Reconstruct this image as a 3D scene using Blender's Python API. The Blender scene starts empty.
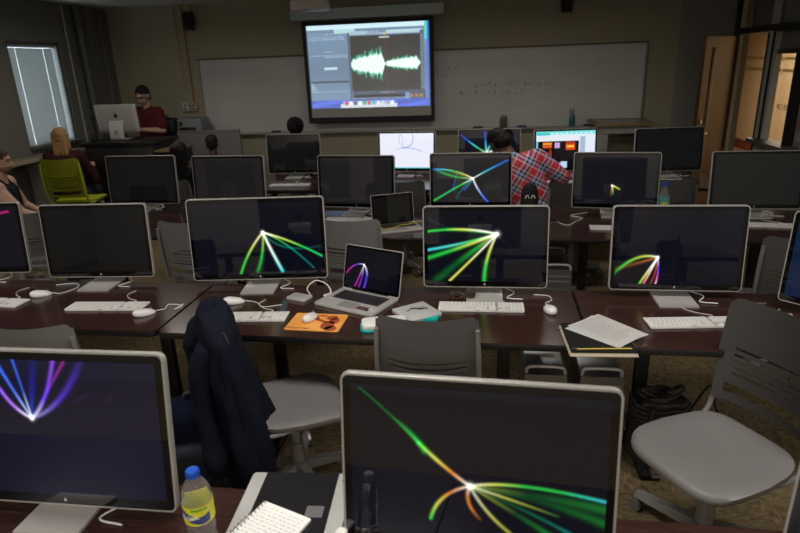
import bpy, bmesh, math, random
import numpy as np
from mathutils import Vector, Matrix, Euler, noise
PI = math.pi
sin, cos, rad = math.sin, math.cos, math.radians
S = bpy.context.scene
COL = S.collection

# ------------------------------------------------------------------ camera, light, exposure
def make_camera():
    psi, th, rho, F = .156437, .328452, -.037211, 597.4
    f = Vector((-sin(psi)*cos(th), cos(psi)*cos(th), -sin(th)))
    r = Vector((cos(psi), sin(psi), 0)); u = r.cross(f)
    r2 = r*cos(rho)+u*sin(rho); u2 = -r*sin(rho)+u*cos(rho)
    m = Matrix((r2, u2, -f)).transposed().to_4x4()
    m.translation = Vector((0, 0, 1.95))
    cd = bpy.data.cameras.new('camera'); cam = bpy.data.objects.new('camera', cd)
    COL.objects.link(cam); cam.matrix_world = m
    cd.sensor_width = 36; cd.lens = F/800*36; cd.clip_start = .05; cd.clip_end = 60
    cd.dof.use_dof = True; cd.dof.focus_distance = 2.9; cd.dof.aperture_fstop = 3.2
    S.camera = cam
make_camera()
S.view_settings.view_transform = 'Standard'; S.view_settings.look = 'None'
S.view_settings.gamma = 1; S.view_settings.use_curve_mapping = False
S.view_settings.exposure = 0.0
W = bpy.data.worlds.new('world'); S.world = W; W.use_nodes = True
W.node_tree.nodes['Background'].inputs[0].default_value = (.55, .68, .8, 1)
W.node_tree.nodes['Background'].inputs[1].default_value = .3

def area(name, loc, sx, sy, power, color, rot=(0, 0, 0), spread=150):
    l = bpy.data.lights.new(name, 'AREA'); l.shape = 'RECTANGLE'; l.size = sx; l.size_y = sy
    l.energy = power; l.color = color; l.spread = rad(spread)
    o = bpy.data.objects.new(name, l); COL.objects.link(o); o.location = loc; o.rotation_euler = rot
    return o
# fluorescent troffers that are on: rear and middle banks; the forward pair is added to brighten the front wall
LAMPS = [(-3.4, -1.9, 54), (-.9, -1.9, 62), (1.5, -1.9, 54), (-3.6, 1.9, 23), (-.6, 1.9, 27), (1.7, 1.9, 25), (-3.6, 5.9, 18), (.2, 5.9, 18)]
for i, (x, y, p) in enumerate(LAMPS):
    area('troffer_light', (x, y, 2.785), 1.1, .5, p, (1, .95, .88), spread=170)
area('hall_light', (4.2, 10.5, 2.7), .8, 3.0, 105, (1, .84, .62))

# ------------------------------------------------------------------ materials
MATS = {}
def mat(name, color, rough=.5, metal=0, spec=.5, var=.08, scale=12, bump=0, bscale=60, emit=None, trans=0, alpha=1, coat=0, ior=1.5):
    if name in MATS: return MATS[name]
    m = bpy.data.materials.new(name); m.use_nodes = True; nt = m.node_tree; b = nt.nodes['Principled BSDF']
    c = tuple(color)+(1,)
    tc = nt.nodes.new('ShaderNodeTexCoord')
    if var > 0:
        n = nt.nodes.new('ShaderNodeTexNoise'); n.inputs['Scale'].default_value = scale; n.inputs['Detail'].default_value = 4
        nt.links.new(tc.outputs['Object'], n.inputs['Vector'])
        mx = nt.nodes.new('ShaderNodeMixRGB'); mx.inputs[1].default_value = tuple(v*(1-var) for v in color)+(1,)
        mx.inputs[2].default_value = tuple(min(1, v*(1+var)) for v in color)+(1,)
        nt.links.new(n.outputs['Fac'], mx.inputs[0]); nt.links.new(mx.outputs[0], b.inputs['Base Color'])
    else: b.inputs['Base Color'].default_value = c
    b.inputs['Roughness'].default_value = rough; b.inputs['Metallic'].default_value = metal
    b.inputs['Specular IOR Level'].default_value = spec; b.inputs['IOR'].default_value = ior
    b.inputs['Transmission Weight'].default_value = trans; b.inputs['Alpha'].default_value = alpha
    b.inputs['Coat Weight'].default_value = coat; b.inputs['Coat Roughness'].default_value = .03
    if emit: b.inputs['Emission Color'].default_value = tuple(emit[:3])+(1,); b.inputs['Emission Strength'].default_value = emit[3]
    if bump > 0:
        n2 = nt.nodes.new('ShaderNodeTexNoise'); n2.inputs['Scale'].default_value = bscale; n2.inputs['Detail'].default_value = 5
        nt.links.new(tc.outputs['Object'], n2.inputs['Vector'])
        bp = nt.nodes.new('ShaderNodeBump'); bp.inputs['Strength'].default_value = bump; bp.inputs['Distance'].default_value = .01
        nt.links.new(n2.outputs['Fac'], bp.inputs['Height']); nt.links.new(bp.outputs[0], b.inputs['Normal'])
    MATS[name] = m; return m

def ramp_mat(name, tex, stops, vec_scale=(1, 1, 1), rough=.6, bump=0, **kw):
    """procedural: texture node -> colour ramp"""
    m = bpy.data.materials.new(name); m.use_nodes = True; nt = m.node_tree; b = nt.nodes['Principled BSDF']
    tc = nt.nodes.new('ShaderNodeTexCoord'); mp = nt.nodes.new('ShaderNodeMapping'); mp.inputs['Scale'].default_value = vec_scale
    nt.links.new(tc.outputs['Object'], mp.inputs[0])
    t = nt.nodes.new(tex)
    for k, v in kw.items():
        t.inputs[k.replace('_', ' ')].default_value = v
    nt.links.new(mp.outputs[0], t.inputs['Vector'])
    r = nt.nodes.new('ShaderNodeValToRGB'); e = r.color_ramp.elements
    while len(e) < len(stops): e.new(.5)
    for i, (p, c) in enumerate(stops): e[i].position = p; e[i].color = tuple(c)+(1,)
    nt.links.new(t.outputs['Fac'] if 'Fac' in t.outputs else t.outputs[0], r.inputs[0]); nt.links.new(r.outputs[0], b.inputs['Base Color'])
    b.inputs['Roughness'].default_value = rough
    if bump:
        bp = nt.nodes.new('ShaderNodeBump'); bp.inputs['Strength'].default_value = bump; bp.inputs['Distance'].default_value = .01
        nt.links.new(r.outputs[0], bp.inputs['Height']); nt.links.new(bp.outputs[0], b.inputs['Normal'])
    MATS[name] = m; return m

ALU = mat('aluminium', (.56, .54, .52), .36, .35, var=.03)
ALUD = mat('dark_aluminium', (.30, .30, .30), .35, .8, var=.04)
GLASS = mat('display_glass', (.0015, .0015, .0018), .03, 0, .55, var=0)
MARK = mat('grey_mark', (.42, .42, .42), .4)
BLACKMARK = mat('black_mark', (.01, .01, .01), .2)
WHITEP = mat('white_plastic', (.80, .79, .78), .35, var=.02)
KEYP = mat('key_plastic', (.78, .77, .76), .4, var=.03)
CABLE = mat('white_cable', (.74, .73, .72), .45, var=.03)
BLACKP = mat('black_plastic', (.012, .012, .012), .45, var=.1)
BLACKM = mat('black_metal', (.012, .012, .013), .4, .3)
CHG = mat('chair_plastic', (.190, .182, .180), .42, var=.05, scale=4, bump=.06, bscale=300)
CHL = mat('lime_plastic', (.36, .40, .02), .42, var=.05, scale=4)
CHB = mat('chair_base', (.30, .29, .285), .45, .1, var=.05)
CAST = mat('caster', (.16, .155, .15), .45)
EDGE = mat('desk_edge', (.008, .007, .007), .4)
PAPER = mat('paper', (.90, .89, .87), .7, var=.04, scale=30)

def desk_material():
    m = ramp_mat('dark_walnut_laminate', 'ShaderNodeTexNoise', [(.25, (.026, .0105, .0085)), (.55, (.042, .018, .014)), (.8, (.062, .027, .020))], (1.2, 22, 6), rough=.2, Scale=3.0, Detail=6.0)
    b = m.node_tree.nodes['Principled BSDF']; b.inputs['Specular IOR Level'].default_value = .5
    return m
DESK = desk_material()

def img_material():
    m = bpy.data.materials.new('lit_screen'); m.use_nodes = True; nt = m.node_tree; b = nt.nodes['Principled BSDF']
    a = nt.nodes.new('ShaderNodeAttribute'); a.attribute_name = 'picture'
    b.inputs['Base Color'].default_value = (.002, .002, .002, 1); b.inputs['Roughness'].default_value = .03
    b.inputs['Specular IOR Level'].default_value = .55
    nt.links.new(a.outputs['Color'], b.inputs['Emission Color']); b.inputs['Emission Strength'].default_value = 1
    return m
SCREEN = img_material()
def proj_material():
    m = bpy.data.materials.new('projected_picture'); m.use_nodes = True; nt = m.node_tree; b = nt.nodes['Principled BSDF']
    a = nt.nodes.new('ShaderNodeAttribute'); a.attribute_name = 'picture'
    b.inputs['Base Color'].default_value = (.5, .5, .5, 1); b.inputs['Roughness'].default_value = .8
    nt.links.new(a.outputs['Color'], b.inputs['Emission Color']); b.inputs['Emission Strength'].default_value = 1
    return m
PROJ = proj_material()

# ------------------------------------------------------------------ mesh helpers
def link(name, me, m=None, parent=None, smooth=False, sharp=35):
    o = bpy.data.objects.new(name, me); COL.objects.link(o)
    if m is not None:
        for mm in (m if isinstance(m, (list, tuple)) else [m]): me.materials.append(mm)
    if parent is not None: o.parent = parent
    if smooth:
        me.shade_smooth() if hasattr(me, 'shade_smooth') else None
        try: me.set_sharp_from_angle(angle=rad(sharp))
        except Exception: pass
    return o
def obj(name, bm, m, parent=None, smooth=True, sharp=35):
    me = bpy.data.meshes.new(name); bmesh.ops.recalc_face_normals(bm, faces=bm.faces); bm.to_mesh(me); bm.free()
    return link(name, me, m, parent, smooth, sharp)
def tag(o, label, cat, group=None):
    o['label'] = label; o['category'] = cat
    if group: o['group'] = group
    return o
def thing(name, label, cat, loc=(0, 0, 0), rz=0, group=None):
    o = bpy.data.objects.new(name, None); COL.objects.link(o); o.location = loc; o.rotation_euler = (0, 0, rz)
    o.empty_display_size = .1
    return tag(o, label, cat, group)
def struct(name, bm, m, parent=None, smooth=False):
    o = obj(name, bm, m, parent, smooth)
    if parent is None: o['kind'] = 'structure'
    return o
def dup(root, loc=None, rz=None, label=None, group=None, cat=None):
    r = root.copy(); COL.objects.link(r)
    if loc is not None: r.location = loc
    if rz is not None: r.rotation_euler = (0, 0, rz)
    if label: r['label'] = label
    if group: r['group'] = group
    for ch in list(root.children):
        c = ch.copy(); COL.objects.link(c); c.parent = r
        for g in list(ch.children):
            d = g.copy(); COL.objects.link(d); d.parent = c
    return r
def BM(): return bmesh.new()
def box(bm, c, s, bev=0, rot=None, seg=2):
    g = bmesh.ops.create_cube(bm, size=1); vs = g['verts']
    bmesh.ops.scale(bm, vec=s, verts=vs)
    if bev > 0:
        es = list({e for v in vs for e in v.link_edges})
        r = bmesh.ops.bevel(bm, geom=es, offset=bev, segments=seg, affect='EDGES', profile=.5)
        vs = list({v for f in r['faces'] for v in f.verts} | {v for v in vs if v.is_valid})
    M = Matrix.Translation(c) @ (rot.to_4x4() if rot else Matrix())
    bmesh.ops.transform(bm, matrix=M, verts=vs)
    return vs
def cyl(bm, a, b, r1, r2=None, n=16, caps=True):
    a, b = Vector(a), Vector(b); d = b-a; L = d.length
    g = bmesh.ops.create_cone(bm, cap_ends=caps, segments=n, radius1=r1, radius2=r1 if r2 is None else r2, depth=L)
    M = Matrix.Translation((a+b)/2) @ d.to_track_quat('Z', 'Y').to_matrix().to_4x4()
    bmesh.ops.transform(bm, matrix=M, verts=g['verts'])
def ball(bm, c, r, rot=None, n=16, m=10):
    r = r if hasattr(r, '__len__') else (r, r, r)
    g = bmesh.ops.create_uvsphere(bm, u_segments=n, v_segments=m, radius=1)
    M = Matrix.Translation(c) @ (rot.to_4x4() if rot else Matrix()) @ Matrix.Diagonal((r[0], r[1], r[2], 1))
    bmesh.ops.transform(bm, matrix=M, verts=g['verts'])
def catmull(pts, n=6):
    P = [Vector(p) for p in pts]; P = [2*P[0]-P[1]]+P+[2*P[-1]-P[-2]]; out = []
    for i in range(1, len(P)-2):
        for k in range(n):
            t = k/n; a, b, c, d = P[i-1:i+3]
            out.append(.5*((2*b)+(c-a)*t+(2*a-5*b+4*c-d)*t*t+(3*b-a-3*c+d)*t**3))
    out.append(P[-2]); return out
def tube(bm, pts, r, n=8, smooth=6):
    P = catmull(pts, smooth) if smooth and len(pts) > 2 else [Vector(p) for p in pts]
    rings = []; ref = None
    for i, p in enumerate(P):
        t = (P[min(i+1, len(P)-1)]-P[max(i-1, 0)]).normalized()
        if ref is None: ref = t.orthogonal().normalized()
        ref = (ref-t*ref.dot(t)).normalized(); bn = t.cross(ref)
        rr = r(i/(len(P)-1)) if callable(r) else r
        rings.append([bm.verts.new(p+(ref*cos(2*PI*k/n)+bn*sin(2*PI*k/n))*rr) for k in range(n)])
    for a, b in zip(rings, rings[1:]):
        for k in range(n): bm.faces.new((a[k], a[(k+1) % n], b[(k+1) % n], b[k]))
    bm.faces.new(rings[0]); bm.faces.new(rings[-1][::-1])
def loft(bm, rings, cap=True, closed=True):
    R = [[bm.verts.new(p) for p in r] for r in rings]; n = len(R[0])
    for a, b in zip(R, R[1:]):
        for k in range(n if closed else n-1): bm.faces.new((a[k], a[(k+1) % n], b[(k+1) % n], b[k]))
    if cap: bm.faces.new(R[0][::-1]); bm.faces.new(R[-1])
    return R
def lathe(bm, prof, c=(0, 0, 0), n=24):
    loft(bm, [[Vector(c)+Vector((r*cos(2*PI*k/n), r*sin(2*PI*k/n), z)) for k in range(n)] for r, z in prof])
def rrect(w, h, r, n=5):
    pts = []
    for cx, cy, a0 in ((w/2-r, h/2-r, 0), (-w/2+r, h/2-r, 90), (-w/2+r, -h/2+r, 180), (w/2-r, -h/2+r, 270)):
        for k in range(n+1):
            a = rad(a0+90*k/n); pts.append((cx+r*cos(a), cy+r*sin(a)))
    return pts
def plate(bm, w, h, r, z0, z1, c=(0, 0), rz=0, edge=0, n=5):
    """rounded slab lying flat"""
    o = rrect(w, h, r, n); lv = [(1, z0)] + [(1, z1)] if edge == 0 else None
    rings = []
    def ring(ins, z):
        rr = rrect(w-2*ins, h-2*ins, max(r-ins, .0005), n)
        return [Vector((c[0]+x*cos(rz)-y*sin(rz), c[1]+x*sin(rz)+y*cos(rz), z)) for x, y in rr]
    if edge == 0: rings = [ring(0, z0), ring(0, z1)]
    else: rings = [ring(edge, z0), ring(edge*.3, z0+edge*.3), ring(0, z0+edge), ring(0, z1-edge), ring(edge*.3, z1-edge*.3), ring(edge, z1)]
    loft(bm, rings)
def vplate(bm, w, h, r, y0, y1, c=(0, 0), ins0=0, ins1=0, n=5):
    """rounded slab standing in XZ, from y0 to y1"""
    def ring(ins, y):
        return [Vector((c[0]+x, y, c[1]+z)) for x, z in rrect(w-2*ins, h-2*ins, max(r-ins, .001), n)]
    loft(bm, [ring(ins0, y0), ring(ins1, y1)])
def prism(bm, poly, z0, z1):
    loft(bm, [[Vector((x, y, z0)) for x, y in poly], [Vector((x, y, z1)) for x, y in poly]])
def text_mesh(name, body, size, m, parent, loc, rot, depth=.0006, cat=None):
    c = bpy.data.curves.new(name, 'FONT'); c.body = body; c.size = size; c.extrude = depth; c.align_x = 'CENTER'; c.align_y = 'CENTER'
    t = bpy.data.objects.new(name, c); COL.objects.link(t)
    dg = bpy.context.evaluated_depsgraph_get(); me = bpy.data.meshes.new_from_object(t.evaluated_get(dg))
    bpy.data.objects.remove(t); o = link(name, me, m, parent); me.materials.clear(); me.materials.append(m)
    o.location = loc; o.rotation_euler = rot; return o
def remeshed(name, bm, m, parent, vox=.01, smooth=4):
    me = bpy.data.meshes.new(name); bm.to_mesh(me); bm.free()
    o = bpy.data.objects.new(name, me); COL.objects.link(o)
    md = o.modifiers.new('r', 'REMESH'); md.mode = 'VOXEL'; md.voxel_size = vox
    ms = o.modifiers.new('s', 'SMOOTH'); ms.iterations = smooth; ms.factor = .5
    dg = bpy.context.evaluated_depsgraph_get(); me2 = bpy.data.meshes.new_from_object(o.evaluated_get(dg))
    bpy.data.objects.remove(o); me2.name = name
    return link(name, me2, m, parent, True, 80)

# ------------------------------------------------------------------ the room
XL, XR, Y0, Y1, ZC = -5.5, 3.0, -3.0, 8.6, 2.83
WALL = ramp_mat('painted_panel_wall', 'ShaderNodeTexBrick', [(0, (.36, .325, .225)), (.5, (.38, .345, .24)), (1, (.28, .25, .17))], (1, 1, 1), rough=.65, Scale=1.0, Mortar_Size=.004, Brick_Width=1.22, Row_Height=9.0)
# brick texture wants X and a vertical axis in XY: swap through the mapping
for mm in (WALL,):
    mp = [n for n in mm.node_tree.nodes if n.type == 'MAPPING'][0]; mp.inputs['Rotation'].default_value = (rad(90), 0, 0)
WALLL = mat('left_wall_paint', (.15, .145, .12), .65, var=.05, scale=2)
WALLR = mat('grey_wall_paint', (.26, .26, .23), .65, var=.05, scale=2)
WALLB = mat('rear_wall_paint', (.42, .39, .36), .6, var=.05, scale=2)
def carpet():
    m = bpy.data.materials.new('carpet'); m.use_nodes = True; nt = m.node_tree; b = nt.nodes['Principled BSDF']
    tc = nt.nodes.new('ShaderNodeTexCoord')
    ck = nt.nodes.new('ShaderNodeTexChecker'); ck.inputs['Scale'].default_value = 1.64; nt.links.new(tc.outputs['Object'], ck.inputs['Vector'])
    def nz(scale, vec=(1, 1, 1)):
        mp = nt.nodes.new('ShaderNodeMapping'); mp.inputs['Scale'].default_value = vec; nt.links.new(tc.outputs['Object'], mp.inputs[0])
        n = nt.nodes.new('ShaderNodeTexNoise'); n.inputs['Scale'].default_value = scale; n.inputs['Detail'].default_value = 6
        nt.links.new(mp.outputs[0], n.inputs['Vector']); return n
    n1, n2 = nz(24, (1, 2.4, 1)), nz(24, (2.4, 1, 1))
    mx = nt.nodes.new('ShaderNodeMix'); mx.data_type = 'FLOAT'
    nt.links.new(ck.outputs['Fac'], mx.inputs[0]); nt.links.new(n1.outputs['Fac'], mx.inputs[2]); nt.links.new(n2.outputs['Fac'], mx.inputs[3])
    r = nt.nodes.new('ShaderNodeValToRGB'); e = r.color_ramp.elements; e[0].position = .3; e[1].position = .72
    e[0].color = (.12, .088, .045, 1); e[1].color = (.37, .28, .155, 1)
    nt.links.new(mx.outputs[0], r.inputs[0])
    fine = nz(260); m2 = nt.nodes.new('ShaderNodeMixRGB'); m2.blend_type = 'MULTIPLY'; m2.inputs[0].default_value = .5
    nt.links.new(r.outputs[0], m2.inputs[1]); nt.links.new(fine.outputs['Fac'], m2.inputs[2]); nt.links.new(m2.outputs[0], b.inputs['Base Color'])
    b.inputs['Roughness'].default_value = .95; b.inputs['Specular IOR Level'].default_value = .1
    bp = nt.nodes.new('ShaderNodeBump'); bp.inputs['Strength'].default_value = .5; bp.inputs['Distance'].default_value = .01
    nt.links.new(fine.outputs['Fac'], bp.inputs['Height']); nt.links.new(bp.outputs[0], b.inputs['Normal'])
    return m
bm = BM(); box(bm, ((XL+XR)/2, (Y0+Y1)/2, -.05), (XR-XL+.4, Y1-Y0+.4, .1)); struct('floor', bm, carpet())
TILE = ramp_mat('ceiling_tile', 'ShaderNodeTexBrick', [(0, (.70, .71, .71)), (.6, (.74, .75, .75)), (1, (.5, .5, .5))], (1, 1, 1), rough=.8, Scale=1.0, Mortar_Size=.012, Brick_Width=1.2, Row_Height=.6)
bm = BM(); box(bm, ((XL+XR)/2, (Y0+Y1)/2, ZC+.05), (XR-XL+.4, Y1-Y0+.4, .1)); struct('ceiling', bm, TILE)
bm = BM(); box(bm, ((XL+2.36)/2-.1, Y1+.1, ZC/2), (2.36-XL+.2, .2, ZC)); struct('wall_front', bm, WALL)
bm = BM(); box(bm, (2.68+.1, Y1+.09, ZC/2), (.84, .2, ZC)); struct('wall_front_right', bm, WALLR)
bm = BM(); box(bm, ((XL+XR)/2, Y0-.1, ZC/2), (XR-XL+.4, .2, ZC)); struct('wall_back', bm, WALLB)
# left wall with a window opening
WY0, WY1, WZ0, WZ1 = 6.56, 7.47, 1.11, 2.35
bm = BM()
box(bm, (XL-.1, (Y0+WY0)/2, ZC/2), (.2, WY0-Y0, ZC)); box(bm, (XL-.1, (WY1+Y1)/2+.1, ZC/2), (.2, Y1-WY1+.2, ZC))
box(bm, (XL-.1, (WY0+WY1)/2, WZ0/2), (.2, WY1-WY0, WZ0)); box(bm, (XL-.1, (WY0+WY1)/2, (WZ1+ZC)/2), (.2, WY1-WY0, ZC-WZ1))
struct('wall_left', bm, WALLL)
w1 = bpy.data.objects.new('window_1', None); COL.objects.link(w1); w1['kind'] = 'structure'; w1.location = (XL, (WY0+WY1)/2, WZ0)
wc = Vector(w1.location)
def wbox(name, parts, m, par):
    b_ = BM()
    for c, s in parts: box(b_, Vector(c)-wc, s)
    o = obj(name, b_, m, par, False); return o
yc, zc = (WY0+WY1)/2, (WZ0+WZ1)/2
wbox('window_frame', [((XL-.1, WY0+.02, zc), (.16, .04, WZ1-WZ0)), ((XL-.1, WY1-.02, zc), (.16, .04, WZ1-WZ0)), ((XL-.1, yc, WZ1-.02), (.16, WY1-WY0, .04)), ((XL-.06, yc, WZ0+.015), (.24, WY1-WY0, .03))], mat('window_metal', (.10, .10, .095), .5), w1)
wbox('glass', [((XL-.13, yc, zc), (.006, WY1-WY0-.08, WZ1-WZ0-.07))], mat('daylit_glass', (.5, .6, .65), .1, emit=(.80, .93, 1.0, 3.8)), w1)
BLIND = mat('blind_slat', (.62, .66, .66), .5, var=.03)
nb = BLIND.node_tree
tr = nb.nodes.new('ShaderNodeBsdfTranslucent'); tr.inputs[0].default_value = (.60, .60, .56, 1); ms_ = nb.nodes.new('ShaderNodeMixShader'); ms_.inputs[0].default_value = .115
nb.links.new(nb.nodes['Principled BSDF'].outputs[0], ms_.inputs[1]); nb.links.new(tr.outputs[0], ms_.inputs[2]); nb.links.new(ms_.outputs[0], nb.nodes['Material Output'].inputs[0])
bl = thing('venetian_blind', 'closed grey venetian blind glowing with daylight in the window', 'blind', (XL-.07, yc, WZ1-.04))
bm = BM()
for k in range(46):
    z = -.045-k*.0252
    for ya, yb in ((-.39, -.253), (-.247, .217), (.223, .375)): box(bm, (0, (ya+yb)/2, z), (.0035, yb-ya, .0262), rot=Matrix.Rotation(rad(16), 3, 'Y'))
obj('slats', bm, BLIND, bl, False)
bm = BM(); box(bm, (0, 0, -.012), (.03, WY1-WY0-.09, .035), .004); obj('head_rail', bm, mat('blind_rail', (.6, .66, .7), .4), bl, False)
bm = BM(); box(bm, (0, 0, -1.195), (.02, WY1-WY0-.15, .014), .003); obj('bottom_rail', bm, BLIND, bl, False)
# pipes and trim strips in the left corner
for i, (y, r, c, lab) in enumerate([(7.86, .055, (.075, .085, .08), 'thick dark grey vertical pipe between the window and the corner'),
                        (8.03, .018, (.15, .09, .045), 'thin brown vertical pipe beside the thick dark pipe'),
                        (7.62, .014, (.34, .33, .30), 'thin pale vertical conduit right beside the window'),
                        (8.38, .012, (.20, .19, .15), 'thin vertical conduit nearest the front left corner')]):
    bm = BM(); cyl(bm, (XL+r+.004, y, 0), (XL+r+.004, y, ZC-.01), r, n=12)
    for z in (.6, 1.4, 2.2): box(bm, (XL+r*.5+.003, y, z), (r, r*3, .02))
    tag(obj('wall_pipe', bm, mat('pipe_%d' % i, c, .5)), lab, 'pipe')
for i, (x, r, c, lab) in enumerate([(-4.46, .012, (.42, .38, .3), 'left of the two thin conduits running down to the wall outlet boxes'),
                        (-4.33, .012, (.30, .17, .07), 'brown right one of the two thin conduits above the outlet boxes')]):
    bm = BM(); cyl(bm, (x, Y1-r-.006, 1.5), (x, Y1-r-.006, ZC-.01), r, n=10); box(bm, (x, Y1-.008, 2.2), (.05, .012, .02))
    tag(obj('wall_conduit', bm, mat('conduit_%d' % i, c, .5)), lab, 'conduit')
for x, c, lab in ((-4.46, (.5, .49, .46), 'pale grey outlet box on the front wall, left of the pair'), (-4.33, (.42, .36, .25), 'beige outlet box on the front wall, right of the pair')):
    t = thing('outlet_box', lab, 'outlet', (x, Y1-.03, 1.44))
    bm = BM(); box(bm, (0, 0, 0), (.10, .055, .12), .006); obj('housing', bm, mat('outlet_%.2f' % c[0], c, .5), t)
    for z in (-.025, .025):
        bm = BM(); box(bm, (0, -.0285, z), (.035, .003, .028), .001); obj('socket', bm, mat('socket', (.12, .11, .09), .5), t)
# baseboards
bm = BM(); box(bm, ((XL+XR)/2, Y1-.012, .05), (XR-XL, .02, .1)); struct('baseboard_front', bm, BLACKP)
bm = BM(); box(bm, (XL+.008, (Y0+Y1)/2, .05), (.014, Y1-Y0-.05, .1)); struct('baseboard_left', bm, BLACKP)

# right wall: solid part, storefront sidelight and open door, glass transoms above
bm = BM(); box(bm, (XR+.1, (Y0+5.9)/2-.1, ZC/2), (.2, 5.9-Y0+.2, ZC)); box(bm, (XR+.1, 6.7, .485), (.2, 1.6, .95)); box(bm, (XR+.015, 8.49, ZC/2), (.03, .36, ZC)); struct('wall_right', bm, WALLR)
MUL = mat('dark_mullion', (.02, .024, .026), .4, .3); MULG = mat('grey_mullion', (.48, .46, .42), .45, .2); BLK = mat('gasket', (.004, .004, .005), .5)
bm = BM(); box(bm, (XR+.03, 7.15, 2.165), (.16, 2.5, .07)); struct('trim_1', bm, MUL)
bm = BM(); box(bm, (XR+.06, 6.68, 1.925), (.08, 1.52, .05)); struct('trim_2', bm, mat('dark_rail', (.03, .028, .026), .4))
bm = BM(); box(bm, (XR+.06, 6.68, 2.04), (.04, 1.52, .2)); struct('trim_3', bm, mat('brown_grey_panel', (.13, .125, .11), .6))
bm = BM(); box(bm, (XR-.01, 8.40, ZC/2+.4), (.05, .10, 2.0)); struct('trim_4', bm, BLK)
bm = BM(); box(bm, (XR-.01, 8.285, 1.06), (.04, .055, 2.12)); box(bm, (XR+.0, 8.30, 2.5), (.04, .04, .64)); struct('trim_5', bm, mat('pale_jamb', (.50, .47, .36), .5))
bm = BM(); box(bm, (XR+.02, 7.37, 1.06), (.1, .13, 2.12)); box(bm, (XR+.02, 7.45, 2.5), (.07, .03, .64)); struct('trim_6', bm, MULG)
bm = BM(); box(bm, (XR-.035, 7.435, 1.06), (.02, .014, 2.12)); box(bm, (XR-.035, 7.30, 1.55), (.02, .014, 1.17)); struct('trim_7', bm, BLK)
bm = BM(); box(bm, (XR+.02, 7.275, 1.43), (.05, .035, .93)); struct('trim_8', bm, mat('pale_stop', (.55, .53, .46), .5))
bm = BM(); box(bm, (XR+.01, 6.72, 1.43), (.09, .05, .95)); struct('trim_9', bm, BLK)
bm = BM(); box(bm, (XR-.02, 6.68, .98), (.2, 1.5, .045)); struct('trim_10', bm, mat('dark_sill', (.085, .083, .075), .5))
CLEAR = mat('clear_glass', (1, 1, 1), .0, trans=1, var=0, ior=1.1, spec=.5)
w2 = bpy.data.objects.new('window_2', None); COL.objects.link(w2); w2['kind'] = 'structure'; w2.location = (XR+.06, 6.98, 1.43)
bm = BM(); box(bm, (0, 0, 0), (.006, .48, .90)); obj('glass', bm, CLEAR, w2, False)
text_mesh('door_lettering', 'KC | KC', .078, mat('lettering', (.02, .015, .01), .5), w2, (-.006, .07, -.07), (rad(90), 0, rad(-90)))
bm = BM(); box(bm, (XR+.07, 6.31, 1.43), (.03, .78, .95)); struct('wall_right_panel', bm, mat('notice_panel', (.19, .185, .19), .6))
bm = BM(); box(bm, (XR+.1, 7.15, 2.515), (.05, 2.5, .63)); struct('window_3', bm, mat('dusky_transom_glass', (.17, .17, .15), .15, spec=.5))
for i, (z, c) in enumerate([(1.22, (.35, .10, .04)), (1.10, (.28, .26, .24)), (1.42, (.5, .33, .08))]):
    bm = BM(); box(bm, (XR+.048, 6.55, z), (.004, .2, .09))
    for k in range(5): box(bm, (XR+.045, 6.47+k*.04, z+(.02 if k % 2 else -.015)), (.003, .028, .03))
    tag(obj('wall_poster', bm, mat('poster_%d' % i, c, .6, var=.6, scale=22)), ['small red and orange poster on the panel right of the sidelight', 'small pale notice just below the red poster', 'yellow notice topmost on the panel by the sidelight'][i], 'poster')
# hall beyond the door
HALL = ramp_mat('painted_block', 'ShaderNodeTexBrick', [(0, (.52, .41, .26)), (.5, (.56, .44, .28)), (1, (.49, .385, .245))], (1, 1, 1), rough=.5, Scale=1.0, Mortar_Size=.008, Brick_Width=.4, Row_Height=.2)
[n for n in HALL.node_tree.nodes if n.type == 'MAPPING'][0].inputs['Rotation'].default_value = (rad(90), 0, rad(90))
bm = BM(); box(bm, (5.3, 11, ZC/2), (.2, 11, ZC)); struct('wall_hall', bm, HALL)
bm = BM(); box(bm, (5.19, 11, .09), (.02, 11, .18)); struct('baseboard_hall', bm, mat('maroon_base', (.14, .03, .02), .5))
for i, z in enumerate((1.80, 1.60)):
    bm = BM(); box(bm, (5.185, 11, z), (.03, 11, .022)); struct('trim_%d' % (11+i), bm, mat('hall_rail', (.25, .19, .10), .5))
bm = BM(); box(bm, (4.2, 11, -.05), (2.1, 11, .1)); struct('floor_hall', bm, mat('hall_floor', (.22, .12, .07), .35))
bm = BM(); box(bm, (4.2, 11, ZC+.05), (2.1, 11, .1)); struct('ceiling_hall', bm, mat('hall_ceiling', (.5, .48, .42), .7))
bm = BM(); box(bm, (4.2, 16.4, ZC/2), (2.2, .2, ZC)); box(bm, (4.2, 5.6, ZC/2), (2.2, .2, ZC)); struct('wall_hall_ends', bm, HALL)
bm = BM(); box(bm, (3.03, 12.6, ZC/2), (.06, 7.8, ZC)); struct('wall_hall_left', bm, HALL)
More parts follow.
